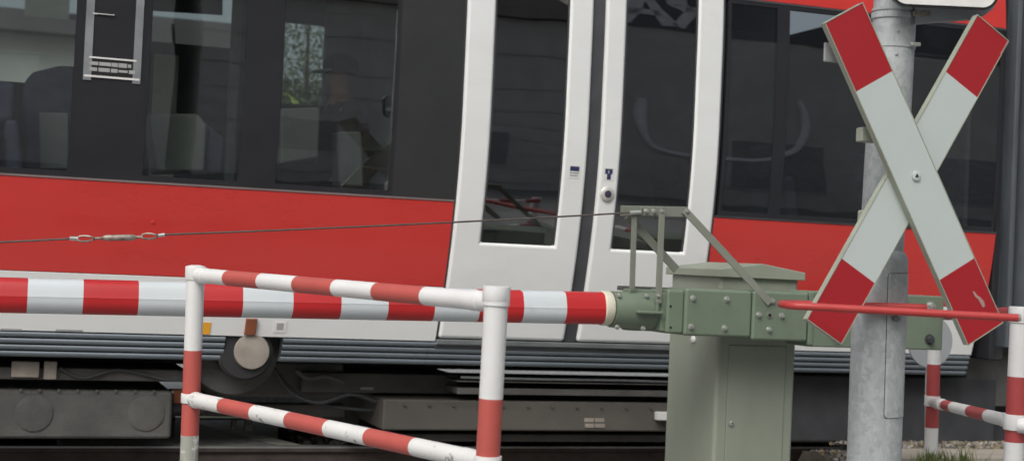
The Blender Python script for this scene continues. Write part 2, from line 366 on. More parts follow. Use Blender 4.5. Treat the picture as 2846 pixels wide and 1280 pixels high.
# red and white bodywork
slab('lower_panel', SL, DL-.012, ZK+.002, ZG-.012, M['red'], bevel=.003)
slab('lower_panel', DR+.012, SR, ZK+.002, ZG-.012, M['red'], bevel=.003)
slab('skirt_panel', SL, DL-.014, ZR, ZK, M['white'], bevel=.003)
slab('skirt_panel', DR+.014, SR-.03, ZR, ZK, M['white'], bevel=.003)
slab('upper_panel', DR+.012, SR, ZT+.012, 3.05, M['red'], bevel=.003)
slab('upper_panel', SL, DL-.012, ZT+.012, 3.05, M['red'], bevel=.003)
slab('window_seal', SL, DL-.012, ZG-.011, ZG-.001, M['seal'], f=-.004, b=.03)
slab('window_seal', DR+.012, SR, ZG-.011, ZG-.001, M['rubber'], f=-.004, b=.03)
slab('upper_seal', DR+.012, SR, ZT, ZT+.011, M['rubber'], f=-.002, b=.03)
# window band: opaque dark strips and panes
def pane(s0, s1, z0=ZG, z1=ZT, g=None):
    fr = grid(MB(), [s0, s0+.022, s1-.022, s1], [z0, z0+.03, z1-.025, z1], skip={(1,1)}, f=.001, b=.03).build('window', M['black'], train)
    grid(MB(), [s0+.024, s1-.024], [z0+.032, z1-.027], f=.003, b=.009).build('pane', g or M['glass'], fr)
    return fr
pB0, pB1 = -2.47, -1.935
cuts = [(-5.2,-2.80), (pB0, pB1), (-1.78, -1.115)]
pane(-5.0, -2.80); pane(pB0, pB1); pane(-1.78, -1.115)
slab('window_pillar', SL, -5.0, ZG, ZT, M['black'])
slab('window_pillar', -2.80, pB0, ZG, ZT, M['black'], b=.09)
slab('window_pillar', pB1, -1.78, ZG, ZT, M['black'], b=.09)
slab('window_pillar', -1.115, DL-.012, ZG, ZT, M['darkpanel'], b=.09)
pane(DR+.03, 1.235, g=M['glassd']); pane(1.275, SR-.02, g=M['glassd'])
slab('window_pillar', 1.235, 1.275, ZG, ZT, M['black'])
# information frame on the pillar: two grey bars, a label plate and a small handle plate
inf = slab('notice_frame', -2.775, -2.735, ZT-.79, ZT, M['alu'], f=-.006, b=-.001)
slab('frame_bar', -2.53, -2.49, ZT-.79, ZT, M['alu'], f=-.006, b=-.001, parent=inf)
def px_slab(name, u0, v0, u1, v1, m_, f=-.004, b=-.0005, parent=None, bevel=0):
    s0, z1 = ST(u0, v0); s1, z0 = ST(u1, v1); return slab(name, s0, s1, min(z0,z1), max(z0,z1), m_, f=f, b=b, parent=parent, bevel=bevel)
sA, sB = -2.77, -2.495
z1 = ST(285, 149)[1]; z2 = ST(285, 196)[1]
lp = slab('label_plate', sA+.02, sB-.02, z2, z1, M['hole'], f=-.005, b=-.001)
slab('label_edge', sA+.02, sB-.02, z1-.004, z1+.004, M['label'], f=-.007, b=-.002, parent=lp)
slab('label_edge', sA, sB, z2-.005, z2+.005, M['label'], f=-.007, b=-.002, parent=lp)
random.seed(3)
for zz_, e in ((z1-.030, .23), (z1-.060, .25)):
    x = sA+.025
    while x < sA+e:
        wl = random.uniform(.03,.08); h = random.uniform(.006,.011)
        slab('print_line', x, min(x+wl, sA+e), zz_-h, zz_+h, M['labelgrey'], f=-.0062, b=-.004, parent=lp); x += wl+random.uniform(.002,.007)
hp = px_slab('catch_plate', 234, 33, 288, 41, M['label'], f=-.008)
px_slab('catch_slot', 245, 37, 290, 40, M['hole'], f=-.009, b=-.0085, parent=hp)
# door leaves
GL, GR = .016, .095
def leaf(s0, s1, g0, g1, lab):
    o = grid(MB(), [s0, g0, g1, s1], [.662, 1.207, 2.86, 3.05], skip={(1,1)}, f=-.012, b=.035).build('door_leaf', M['white'], train, bevel=.02, seg=4)
    gl = grid(MB(), [g0-.004, g1+.004], [1.204, 2.862], f=.008, b=.014).build('door_glass', M['glassd'], o)
    for a, b_ in ((g0-.001, g0+.007), (g1-.007, g1+.001)):
        grid(MB(), [a, b_], [1.207, 2.86], f=.0, b=.0075).build('glass_seal', M['rubber'], o)
    o['label'] = lab; return o
dl = leaf(DL, GL, -.575, -.131, 'left white door leaf with tall dark glass')
dr = leaf(GR, DR, .222, .682, 'right white door leaf with round push button')
slab('door_gap_seal', GL+.001, GR-.001, .66, 3.05, M['rubber'], f=.012, b=.04)
slab('door_edge_seal', DL-.011, DL-.001, .66, 3.05, M['rubber'], f=.006, b=.03)
slab('door_edge_seal', DR+.001, DR+.011, .66, 3.05, M['rubber'], f=.006, b=.03)
slab('door_sill', DL-.01, DR+.01, .628, .655, M['alu'], f=-.02, b=.05, bevel=.004)
slab('sill_plate', DL-.01, DR+.01, .600, .627, M['rubber'], f=-.005, b=.05, bevel=.004)
# push button, stickers
def disc(name, s, z, r, m_, f, parent, th=.012, seg=28):
    mb = MB(); d0 = dd(z)+f
    mb.rings([(s+gg(z), d0, z), (s+gg(z), d0-th*.6, z), (s+gg(z), d0-th, z)], [r, r, r*.82], seg); return mb.build(name, m_, parent)
bs, bz = ST(1525, 488)
bt = disc('push_button', bs, bz, .042, M['chrome'], -.0115, dr, .014)
disc('button_face', bs, bz, .021, M['ink'], -.0258, dr, .004).parent = bt
def sticker(u, v, w_, h_, parent, rows):
    s, z = ST(u, v)
    o = slab('sticker', s-w_/2, s+w_/2, z-h_/2, z+h_/2, M['label'], f=-.0135, b=-.0105, parent=parent)
    for (a, b_, c, d_, mm) in rows:
        slab('sticker_print', s-w_/2+w_*a, s-w_/2+w_*b_, z-h_/2+h_*c, z-h_/2+h_*d_, mm, f=-.0145, b=-.0128, parent=parent).parent = o
sticker(1529, 438, .066, .072, dr, [(.15,.85,.5,.92,M['inkblue']), (.35,.72,.06,.52,M['inkblue']), (.42,.55,.55,.8,M['labelgrey'])])
sticker(1443, 432, .07, .076, dl, [(.1,.9,.55,.9,M['inkblue']), (.1,.9,.36,.46,M['labelgrey']), (.1,.8,.16,.26,M['labelgrey'])])
px_slab('warning_label', 506, 810, 527, 840, M['yellow'], f=-.004)
px_slab('sill_sticker', 690, 808, 718, 836, M['label'], f=-.003)
px_slab('sill_print', 697, 812, 712, 829, M['labelgrey'], f=-.004, b=-.0031)
px_slab('rusty_bracket', 619, 800, 641, 842, M['rust'], f=-.02, b=.02, bevel=.004)
for a, b_ in ((2, 55), (140, 208)):
    s0, z0 = ST(a, 829 if a > 50 else 827); s1, _ = ST(b_, 829)
    slab('lifting_slot', s0, s1, z0-.006, z0+.004, M['labelgrey'], f=-.003, b=.01)
# ribbed lower apron
def apron(s0, s1):
    mb = MB(); prof = []
    z = .507; n = 4; h = (.640-.507)/n
    for k in range(n):
        for t in range(9):
            a = t/8; zz = .507+k*h+a*h; prof.append((zz, -.012-.013*math.sin(a*math.pi)**.6 if 0 < t < 8 else .004))
    L_ = len(prof)
    for s in (s0, s1):
        for zz, o in prof: mb.v.append((s+gg(zz), dd(zz)+o+.02, zz))
    for i in range(L_-1): mb.f.append((i, L_+i, L_+i+1, i+1)); mb.m.append(0); mb.s.append(True)
    b0 = len(mb.v)
    for s in (s0, s1): mb.v += [(s+gg(.507), dd(.507)+.06, .507), (s+gg(.64), dd(.64)+.06, .64)]
    mb.f += [(b0, b0+1, b0+3, b0+2)]; mb.m.append(0); mb.s.append(False)
    return mb.build('ribbed_apron', M['rib'], train, fix=False)
HUBS = ST(635, 884)[0]
apron(SL, HUBS-.155); apron(HUBS+.155, DL-.05); apron(DL-.048, DR+.05); apron(DR+.052, SR-.04)
# underframe
def ubox(name, u0, u1, v0, v1, off, th, m_, bevel=.01, parent=None):
    s0, za = ST(u0, v0, off); s1, zb = ST(u1, v1, off); s0 += gg(za); s1 += gg(zb)
    o = MB().box(s0, s1, dd(.4)+off, dd(.4)+off+th, min(za,zb), max(za,zb)).build(name, m_, parent or train, bevel=bevel)
    return o
ubox('equipment_box', -900, 425, 965, 1098, .12, .8, M['under'], .02)
ubox('frame_beam', -900, 470, 906, 960, .10, .5, M['under'], .01)
ubox('mounting_bracket', 30, 98, 908, 949, .06, .04, M['hub'], .006)
ubox('mounting_bracket', 112, 142, 908, 954, .06, .04, M['hub'], .006)
for u in (84, 365):
    s, z = ST(u, 1035, .12); s += gg(z); mb = MB(); mb.rings([(s, dd(.4)+.121, z),(s, dd(.4)+.114, z),(s, dd(.4)+.110, z)], [.095,.095,.075], 30); mb.build('cover_disc', M['under'], train)
ubox('equipment_box', 962, 1900, 1002, 1082, .10, .8, M['underbox'], .012)
ubox('frame_beam', 1150, 1900, 974, 1000, .07, .6, M['under'], .006)
ubox('frame_beam', 1150, 1900, 957, 972, .05, .6, M['under'], .004)
ubox('frame_beam', 760, 1150, 935, 990, .30, .5, M['under'], .01)
ubox('skid_beam', 870, 1900, 1084, 1106, .22, .5, M['under'], .01)
ubox('equipment_box', 1990, 2480, 940, 1108, .14, .7, M['rubber'], .02)
ubox('pale_bracket', 1648, 1700, 1034, 1054, .05, .05, M['label'], .004)
for i in range(2):
    for j in range(2):
        ubox('rating_plate', 1462+i*26, 1484+i*26, 1048+j*13, 1058+j*13, .094, .006, M['hub'], .001)
ubox('tie_label', 905, 938, 972, 979, .28, .012, M['stone3'], .002)
g = MB().box(SL, SR-.02, 1.05, 2.6, .42, .62); g.build('underfloor', M['under'], train)
g = MB().box(SL, -2.1, 1.0, 2.2, -.02, .22); g.build('underfloor_tank', M['under'], train)
g = MB().box(-1.0, SR-.02, 1.0, 2.2, -.03, .22); g.build('underfloor_tank', M['under'], train)
# bogie with wheel, brake ring, axle box
bog = empty('bogie'); bog.parent = train
hs_, hz_ = ST(635, 884, -.03); hs_ += gg(hz_)
def lat(name, r_o, depth, m_, parent, sx=0, sz=0, seg=36, y0=None):
    """lathe about the axle; r_o: list of (radius, distance behind the side)"""
    mb = MB(); y = dd(.5)
    mb.rings([(hs_+sx, y+a, hz_+sz) for r, a in r_o], [r for r, a in r_o], seg); return mb.build(name, m_, parent)
lat('brake_ring', [(.245,.20),(.252,.17),(.245,.13),(.20,.12)], 0, M['under'], bog, sx=-.07, sz=-.0)
lat('axle_box', [(.150,.16),(.150,.0),(.135,-.012),(.05,-.013)], 0, M['tyre'], bog, sx=-.03, sz=-.01)
hb = lat('axle_cover', [(.092,-.013),(.096,-.02),(.092,-.034),(.055,-.038)], 0, M['hub'], bog)
MB().box(hs_-.2, hs_+.2, dd(.5)+.17, dd(.5)+.5, .50, .66).build('axle_recess', M['rubber'], bog)
ubox('bogie_frame', 470, 860, 905, 1000, .35, .12, M['under'], .02).parent = bog
ubox('bogie_frame_end', 430, 520, 985, 1035, .22, .25, M['rubber'], .02).parent = bog
ubox('red_hose_box', 436, 470, 978, 1012, .18, .05, M['rust'], .006).parent = bog
ubox('bogie_crossbeam', 430, 862, 1010, 1046, .5, .1, M['under'], .01).parent = bog
ubox('brake_hanger', 578, 590, 1050, 1072, .6, .03, M['under'], .004).parent = bog
ubox('brake_hanger', 612, 628, 1045, 1080, .6, .03, M['under'], .004).parent = bog
# hoses and cables under the floor, bolts along the boxes
def hose(pts, off, r, m_, sag=0):
    P = [ST(u, v, off) for u, v in pts]
    P = [Vector((a+gg(b), dd(.4)+off, b)) for a, b in P]; o = []
    for i in range(len(P)-1):
        for k in range(8):
            t = k/8; p0, p1, p2, p3 = P[max(i-1,0)], P[i], P[i+1], P[min(i+2,len(P)-1)]
            o.append(.5*((2*p1)+(p2-p0)*t+(2*p0-5*p1+4*p2-p3)*t*t+(3*p1-p0-3*p2+p3)*t**3))
    o.append(P[-1]); MB().rings(o, r, 10).build('hose', m_, train)
hose([(690,925),(730,985),(800,1010),(880,990),(950,1010)], .24, .012, M['rubber'])
hose([(700,940),(760,1000),(850,1022),(955,1030)], .30, .010, M['rubber'])
hose([(150,925),(210,950),(300,930),(420,955)], .08, .009, M['rubber'])
hose([(1160,948),(1350,953),(1600,957),(1900,968)], .055, .008, M['alu'])
hose([(745,930),(775,950),(820,945),(865,960)], .20, .014, M['underbox'])
for k in range(12):
    u = 985+k*62; s_, z_ = ST(u, 1014+k*.9, .10); MB().rings([(s_, dd(.4)+.10, z_), (s_, dd(.4)+.088, z_)], .009, 6).build('box_bolt', M['underbox'], train)
for k in range(9):
    u = 20+k*48; s_, z_ = ST(u, 979+k*.5, .12); MB().rings([(s_, dd(.4)+.12, z_), (s_, dd(.4)+.108, z_)], .009, 6).build('box_bolt', M['under'], train)
for u, v in ((385, 558),):
    s_, z_ = ST(u, v); disc('panel_stud', s_, z_, .009, M['red'], -.0005, train, .004)
# roof, floor, far side, interior
mb = MB(); NR = 14
for s in (SL, SR):
    for k in range(NR+1):
        a = k/NR*math.pi; mb.v.append((s, 1.45-1.40*math.cos(a), 3.04+.75*math.sin(a)**.8))
for k in range(NR): mb.f.append((k, k+1, NR+2+k, NR+1+k)); mb.m.append(0); mb.s.append(True)
mb.build('roof', M['int_mid'], train)
g = MB().box(SL, SR, .26, 2.75, .625, .66); g.build('floor', M['floor'], train)
fw = MB(); FO = 2.80
fs = [SL, -3.75, -2.86, -2.62, -1.72, -.62-.55, -.62, SR]
def fx(u, v): return ST(u, v, FO)
f0, f1 = fx(-150, 300)[0], fx(222, 300)[0]
f2, f3 = fx(372, 300)[0], fx(585, 300)[0]
f4, f5 = fx(712, 200)[0], fx(835, 200)[0]
fzA, fzB = fx(110,212)[1], fx(470,112)[1]
grid(fw, [SL, f0, f1, f2, f3, f4, f5, SR], [.66, fzA, fx(770,268)[1], fzB, fx(770,60)[1], 3.06], skip={(1,1),(1,2),(1,3),(1,4),(3,3),(3,4),(5,2),(5,3)}, f=FO, b=FO+.06)
fwo = fw.build('far_wall', M['int_dark'], train)
for a, b_, z0, z1 in ((f0, f1, fzA, 3.05), (f2, f3, fzB, 3.05), (f4, f5, fx(770,268)[1], fx(770,60)[1])):
    grid(MB(), [a, b_], [z0, z1], f=FO+.02, b=FO+.03).build('far_window_pane', M['glass'], fwo)
for s_ in (SL, -.95, SR-.05):
    MB().box(s_, s_+.03, .31, 2.75, .66, 3.0).build('partition', M['int_dark'], train)
MB().box(SL, SR, .27, .30, .67, 1.40).build('inner_wall', M['int_dark'], train)
def seat(s, d, face=1, shell=False, z=.66):
    sm = M['seat']
    e = empty('seat'); e.parent = train
    MB().box(s, s+.42*face if face > 0 else s, d, d+.46, z+.36, z+.47) if 0 else None
    a, b_ = (s, s+.45) if face > 0 else (s-.45, s)
    MB().box(a, b_, d, d+.46, z+.36, z+.47).build('seat_cushion', sm, e, bevel=.04, seg=3)
    x0 = s-.06 if face > 0 else s-.06
    MB().prism([(s-.05, d, z+.40), (s+.05, d, z+.40), (s+.05-.10*face, d, z+1.06), (s-.02-.10*face, d, z+1.06)], (0,.46,0)).build('backrest', M['seat_shell'] if shell else sm, e, bevel=.03, seg=3)
    MB().box(s-.08-.11*face, s+.0-.11*face+.04, d+.08, d+.38, z+1.05, z+1.26).build('headrest', sm, e, bevel=.035, seg=3)
    MB().box(s-.02, s+.08, d+.18, d+.28, z, z+.37).build('seat_post', M['int_dark'], e)
for s_, f_ in ((-4.3,1), (-3.55,-1), (-3.02,1)):
    for d_ in (.2, .68, 1.78, 2.26): seat(s_, d_, f_)
seat(-1.95, 1.78, 1); seat(-1.95, 2.26, 1)
for s_ in (1.6, 2.4):
    for d_ in (.3, 1.8): seat(s_, d_, 1)
# interior wall unit, poles, and solids put in for pale reflections
s0, z0 = ST(384, 280, 1.5); s1, z1 = ST(452, 140, 1.5)
M['khaki'] = mat('khaki_panel', (.60,.60,.48), .7, dirt=(.2,.2,.16), dirt_amt=.6, dirt_scale=6)
MB().box(s0, s1, 1.5, 1.56, .66, z1).build('wall_unit', M['khaki'], train, bevel=.01)
for u in (590, 655):
    s, z = ST(u, 200, 1.0); MB().box(s-.03, s+.03, 1.0, 1.05, .66, 2.99).build('grab_pole', M['int_mid'], train, bevel=.01)
M['unit'] = mat('interior_unit', (.21,.225,.21), .7, dirt=(.14,.15,.145), dirt_amt=.4, dirt_scale=3)
def unit(name, poly, off, th, mm, bev=.02):
    P = [ST(u, v, off) for u, v in poly]
    return MB().prism([(a, dd(1.7)+off, b) for a, b in P], (0, th, 0)).build(name, mm, train, bevel=bev, seg=3)
unit('pale_box_reflection', [(376,284),(498,286),(522,312),(512,432),(388,434)], .40, .30, M['unit'])  # solid box put in place of a pale van-like reflection in the pane
unit('pale_box_side', [(524,312),(566,350),(556,434),(514,434)], .46, .2, M['seat'])
unit('side_table', [(704,272),(808,268),(800,398),(704,414)], .55, .25, M['unit'])
unit('table_leg', [(850,330),(912,330),(912,470),(850,470)], .60, .2, M['int_mid'])
unit('bulkhead', [(60,205),(84,180),(150,164),(206,166),(206,470),(60,470)], .62, .25, M['seat'], .03)
unit('bulkhead_panel', [(98,282),(172,284),(170,425),(98,425)], .60, .018, M['int_mid'], .012)
unit('roller_blind', [(372,-60),(560,-60),(560,38),(372,26)], 2.55, .03, M['int_dark'], .004)
unit('cable_loop', [(430,60),(438,60),(442,110),(434,110)], 2.5, .02, M['int_dark'], .002)
refl_shapes = empty('reflection_shapes'); refl_shapes.parent = train  # pale lines and half discs reflected in the glass, built as added solids
for v in (134, 146):
    a, za = ST(2150, v-8, .35); b_, zb = ST(2500, v+16, .35)
    MB().rings([(a, .35, (za+zb)/2), (b_, .35, (za+zb)/2)], .008, 10).build('reflection_line', M['alu'], refl_shapes)
for u, v in ((2240, 62), (2362, 75)):
    s, z = ST(u, v, .45); mb = MB()
    mb.prism([(s+.14*math.cos(t), .45, z+.03-.16*math.sin(t)) for t in [math.pi*k/16 for k in range(17)]], (0,.03,0)).build('reflection_half_disc', M['int_mid'], refl_shapes, bevel=.006)
# gangway bellows at the right end
bel = MB(); n = 9; s = SR+.03
pr = []
for k in range(n): pr += [(s+k*.13, .30), (s+k*.13+.05, .16), (s+k*.13+.085, .16)]
for x, y in pr: bel.v += [(x, y, .70), (x, y, 3.1)]
for i in range(len(pr)-1): bel.f.append((2*i, 2*i+2, 2*i+3, 2*i+1)); bel.m.append(0); bel.s.append(False)
bel.build('gangway_bellows', M['bellow'], train, bevel=.012)
MB().box(SR-.001, SR+.045, .05, 2.75, .62, 3.05).build('end_wall', M['black'], train, bevel=.01)
MB().box(SR+.05, SR+1.3, .35, 2.5, .3, .68).build('gangway_floor', M['under'], train)
s0, z0 = ST(2522, 905, .25); s1, z1 = ST(2570, 850, .25)
ubox('end_step', 2490, 2535, 840, 905, .12, .2, M['int_mid'], .01)
MB().box(SR+1.25, SR+6, .05, 2.75, .5, 3.3).build('next_carriage', M['darkpanel'], train, bevel=.02)
MB().box(SR+1.24, SR+6.01, .04, .06, 2.75, 3.2).build('carriage_red_band', M['red'], train); MB().box(SR+1.24, SR+6.01, .04, .06, .55, 1.43).build('carriage_red_band', M['red'], train)
MB().box(SR+.0, SR+6, .45, 2.4, -.02, .45).build('end_underframe', M['rubber'], train, bevel=.02)

# ---------------------------------------------------------------- passenger behind the glass
def skin_mesh(name, verts, edges, radii, mt, parent, sub=2, root=0):
    me = bpy.data.meshes.new(name); me.from_pydata(verts, edges, []); me.materials.append(mt)
    o = bpy.data.objects.new(name, me); COL.objects.link(o); o.parent = parent
    md = o.modifiers.new('skin', 'SKIN'); md.use_smooth_shade = True
    for i, r in enumerate(radii): me.skin_vertices[0].data[i].radius = r if hasattr(r, '__len__') else (r, r)
    me.skin_vertices[0].data[root].use_root = True
    s = o.modifiers.new('sub', 'SUBSURF'); s.levels = sub; s.render_levels = sub
    return o
ps, pz = ST(880, 205, .95)
per = empty('person', TO + TX*ps + NX*(dd(2)+1.15) + Vector((0,0,.66)), YAW)
tag(per, 'passenger in dark jacket and cap standing behind the train window, facing left', 'person')
K = (pz-.66)/1.52
def sc_(v): return [(x*K, y*K, z*K) for x, y, z in v]
bv = [(0,0,.92),(0,0,1.10),(0,0,1.28),(.0,0,1.38),(-.005,0,1.46),(-.012,0,1.53),(-.015,0,1.62),
      (0,-.19,1.34),(.01,-.24,1.10),(-.03,-.25,.86),(0,.19,1.34),(.01,.24,1.10),(-.03,.25,.86),
      (0,-.09,.86),(-.02,-.10,.48),(0,-.10,.08),(-.13,-.11,.04),(0,.09,.86),(-.02,.10,.48),(0,.10,.08),(-.13,.11,.04),
      (-.05,-.25,.78),(-.05,.25,.78),(-.10,0,1.535),(-.10,0,1.50)]
be = [(0,1),(1,2),(2,3),(3,4),(4,5),(5,6),(3,7),(7,8),(8,9),(3,10),(10,11),(11,12),(0,13),(13,14),(14,15),(15,16),(0,17),(17,18),(18,19),(19,20),(9,21),(12,22),(5,23)]
bv = bv[:24]
br = [(.13,.15),(.11,.14),(.12,.16),(.08,.10),.055,(.085,.075),(.085,.075),.055,.045,.032,.055,.045,.032,.09,.06,.045,.035,.09,.06,.045,.035,.03,.03,.016]
skin_mesh('person_body', sc_(bv), be, br, M['skin'], per)
jv = [(0,0,.82),(0,0,1.10),(0,0,1.28),(0,0,1.39),(0,-.19,1.34),(.01,-.25,1.10),(-.025,-.25,.88),(0,.19,1.34),(.01,.25,1.10),(-.025,.25,.88)]
skin_mesh('jacket', sc_(jv), [(0,1),(1,2),(2,3),(2,4),(4,5),(5,6),(2,7),(7,8),(8,9)], [(.17,.19),(.15,.18),(.15,.2),(.09,.1),.08,.065,.05,.08,.065,.05], M['jacket'], per)
tv = [(0,0,.88),(0,-.09,.80),(-.02,-.10,.48),(0,-.10,.10),(0,.09,.80),(-.02,.10,.48),(0,.10,.10)]
skin_mesh('trousers', sc_(tv), [(0,1),(1,2),(2,3),(0,4),(4,5),(5,6)], [(.15,.16),.105,.075,.065,.105,.075,.065], M['jacket'], per)
mb = MB(); seg = 20
ring = [(0, 1.0), (.05, 1.02), (.09, .85), (.115, .5), (.12, .1)]
mb.rings([(-.015*K, 0, (1.595+h)*K) for h, r in ring], [.112*K*r for h, r in ring], seg); cap_ = mb.build('cap', M['cap'], per)
mb = MB(); pts = [(-.06*K-.14*K*math.sin(t), .085*K*math.cos(t), (1.60-.02*math.sin(t))*K) for t in [math.pi*k/10 for k in range(11)]]
mb.prism(pts, (0,0,.012*K)).build('cap_brim', M['brim'], cap_)

# ================================================================ level crossing barrier
BO = at(1535, 775, 7.1)
BZ = BO.z; BF = Vector((BO.x, BO.y, 0))
def BT(u, v, off=0):
    a, z = on_plane(u, v, BF+NX*off); return a, z
bar = empty('barrier_boom', BF, YAW)
tag(bar, 'lowered level crossing barrier, red and white striped boom with grey green pivot beam', 'barrier')
# boom: octagon-like tube with a soft crease, red and white bands
edges = [-3.1, -2.869, -2.651, -2.429, -2.203, -1.982, -1.762, -1.542, -1.327, -1.112, -.895, -.68, -.465, -.251, -.052]
allx = [-6.2+.2215*k for k in range(14)] + edges
nb = len(allx)-1
mats_ = [(0 if (nb-1-i) % 2 == 0 else 1) for i in range(nb)]
mb = MB(); seg = 28
def brad(x): return .0755+.0012*x
def bz_(x): return BZ+.012*x
b0 = 0
cs = []
for k in range(seg):
    t = 2*math.pi*k/seg; y = math.cos(t); z = math.sin(t)
    r = 1.0
    cs.append((y*(1-.06*abs(z)), max(-.97, min(.97, z*1.02))))
cs = []
for (y, z) in [(-.30,1),(.30,1),(.72,.80),(.97,.30),(1,.0),(.97,-.42),(.74,-.82),(.34,-1),(-.34,-1),(-.74,-.82),(-.97,-.45),(-1,-.06),(-.985,.06),(-.72,.80)]: cs.append((y, z))
def catm(P, n=3):
    o = []; L_ = len(P)
    for i in range(L_):
        p0, p1, p2, p3 = P[i-1], P[i], P[(i+1)%L_], P[(i+2)%L_]
        for k in range(n):
            t = k/n; o.append(tuple(.5*((2*b)+(-a+c)*t+(2*a-5*b+4*c-d)*t*t+(-a+3*b-3*c+d)*t**3) for a, b, c, d in zip(p0,p1,p2,p3)))
    return o
cs = catm(cs)
ns = len(cs)
for i, x in enumerate(allx):
    r = brad(x)
    for y, z in cs: mb.v.append((x, y*r, bz_(x)+z*r))
for i in range(nb):
    for k in range(ns):
        k2 = (k+1) % ns; mb.f.append((i*ns+k, i*ns+k2, (i+1)*ns+k2, (i+1)*ns+k)); mb.m.append(mats_[i]); mb.s.append(True)
mb.f.append(tuple(range(ns))); mb.m.append(0); mb.s.append(False)
boom = mb.build('boom', [M['bred'], M['bwhite']], bar)
mb = MB()
for k, x in enumerate(allx[1:-1]):
    r = brad(x)+.0012; mb.rings([(x-.002,0,bz_(x)),(x+.002,0,bz_(x))], [r*.99, r*.99], 4, caps=False) if 0 else None
mb = MB(); mb.rings([(-.052,0,BZ),(-.047,0,BZ),(-.012,0,BZ),(-.004,0,BZ)], [.079,.083,.083,.078], 32); mb.build('boom_collar', M['cream'], bar)
def bolt(name, x, y, z, r, parent, m_=None, h=.012, ax=(0,-1,0), rot=.3):
    mb = MB(); a = Vector(ax); p = Vector((x, y, z))
    mb.rings([p, p+a*.003], r*1.45, 16)
    x1 = a.cross(Vector((0,0,1))).normalized(); z1 = x1.cross(a)
    hexp = [p+a*.003+(x1*math.cos(t+rot)+z1*math.sin(t+rot))*r for t in [k*math.pi/3 for k in range(6)]]
    mb.prism(hexp, a*h)
    mb.rings([p+a*(.003+h), p+a*(.006+h)], r*.5, 8)
    return mb.build(name, m_ or M['boltm'], parent)
# clamp sleeve on the boom's root
x1 = BT(1600, 775)[0]; x2 = BT(1678, 775)[0]
slv = MB().rings([(0,0,BZ-.004),(.02,0,BZ-.004),(x2-.09,0,BZ-.004),(x2-.05,0,BZ-.004)], [.086,.0875,.089,.086], 36).build('clamp_sleeve', M['green'], bar)
xa = BT(1580, 775)[0]
zt = BT(1640, 728, -.02)[1]; zb = BT(1640, 833, -.02)[1]
MB().box(xa, x2, .0, .085, zb, zt).build('clamp_block', M['green'], bar, bevel=.012, seg=3)
MB().box(x2-.075, x2-.003, -.09, -.005, zb+.004, zt-.01).build('clamp_flange', M['green'], bar, bevel=.008)
MB().box(xa-.02, x2+.05, .086, .10, zt-.01, zt+.012).build('clamp_backplate', M['under'], bar, bevel=.004)
for u, v in ((1558, 742), (1627, 743), (1553, 822), (1618, 825)):
    x, z = BT(u, v, -.07); bolt('clamp_bolt', x, -.078 if abs(z-BZ) < .06 else -.066, z, .0085, slv)
x, z = BT(1655, 743, -.095); bolt('clamp_bolt', x, -.092, z, .0085, slv)
x0, z0 = BT(1602, 781, -.10); x1_, z1_ = BT(1664, 785, -.10)
MB().box(x0, x1_, -.125, -.07, z0-.012, z0+.002).build('index_plate', M['green'], bar, bevel=.005)
MB().box(x1_-.03, x1_-.018, -.11, -.08, z0, z0+.05).build('index_rib', M['green'], bar, bevel=.003)
# pivot beam plates
BFO = -.115
def plate(name, u0, u1, v0, v1, f, b, bev=.014):
    a, zt_ = BT(u0, v0, f); c, _ = BT(u1, v0, f); zb_ = BT((u0+u1)/2, v1, f)[1]; zt_ = BT((u0+u1)/2, v0, f)[1]
    return MB().box(a, c, f, b, zb_, zt_).build(name, M['green'], bar, bevel=bev, seg=3)
p1 = plate('end_plate', 1680, 1724, 728, 839, BFO, .09)
p2 = plate('beam_plate', 1726, 1894, 728, 846, BFO-.012, .10)
p3 = plate('beam_plate', 1896, 2036, 733, 857, BFO-.016, .10)
p4 = plate('counterweight_plate', 2037, 2376, 738, 876, BFO-.002, .10, .008)
MB().box(*(lambda a, c: (a, c))(BT(2032,800,BFO)[0], BT(2046,800,BFO)[0]), BFO-.008, .095, BT(2040,868,BFO)[1], BT(2040,733,BFO)[1]).build('joint_cover', M['green'], bar, bevel=.008)
for v in (770, 823):
    x, z = BT(1687, v, BFO); MB().rings([(x,BFO-.0015,z),(x,BFO+.004,z)], .006, 12).build('rivet_hole', M['hole'], p1)
for u, v in ((1743, 749), (1828, 752), (1738, 821), (1822, 824)):
    x, z = BT(u, v, BFO-.012); bolt('beam_bolt', x, BFO-.012, z, .0105, p2, rot=random.random())
for u, v in ((1942, 756), (1908, 791), (1966, 793), (1934, 828)):
    x, z = BT(u, v, BFO-.016); bolt('beam_bolt', x, BFO-.016, z, .0105, p3, rot=random.random())
x, z = BT(1935, 792, BFO-.016)
MB().rings([(x,BFO-.0145,z),(x,BFO-.022,z)], .0145, 20).build('socket_ring', M['strut'], p3)
MB().rings([(x,BFO-.0205,z),(x,BFO-.0232,z)], .0095, 6).build('socket_hole', M['hole'], p3)
for u, v, mm in ((2340, 770, M['boltm']), (2337, 853, M['rubber']), (2100, 843, M['rubber'])):
    x, z = BT(u, v, BFO); bolt('counterweight_bolt', x, BFO-.002, z, .019, p4, mm, h=.022)
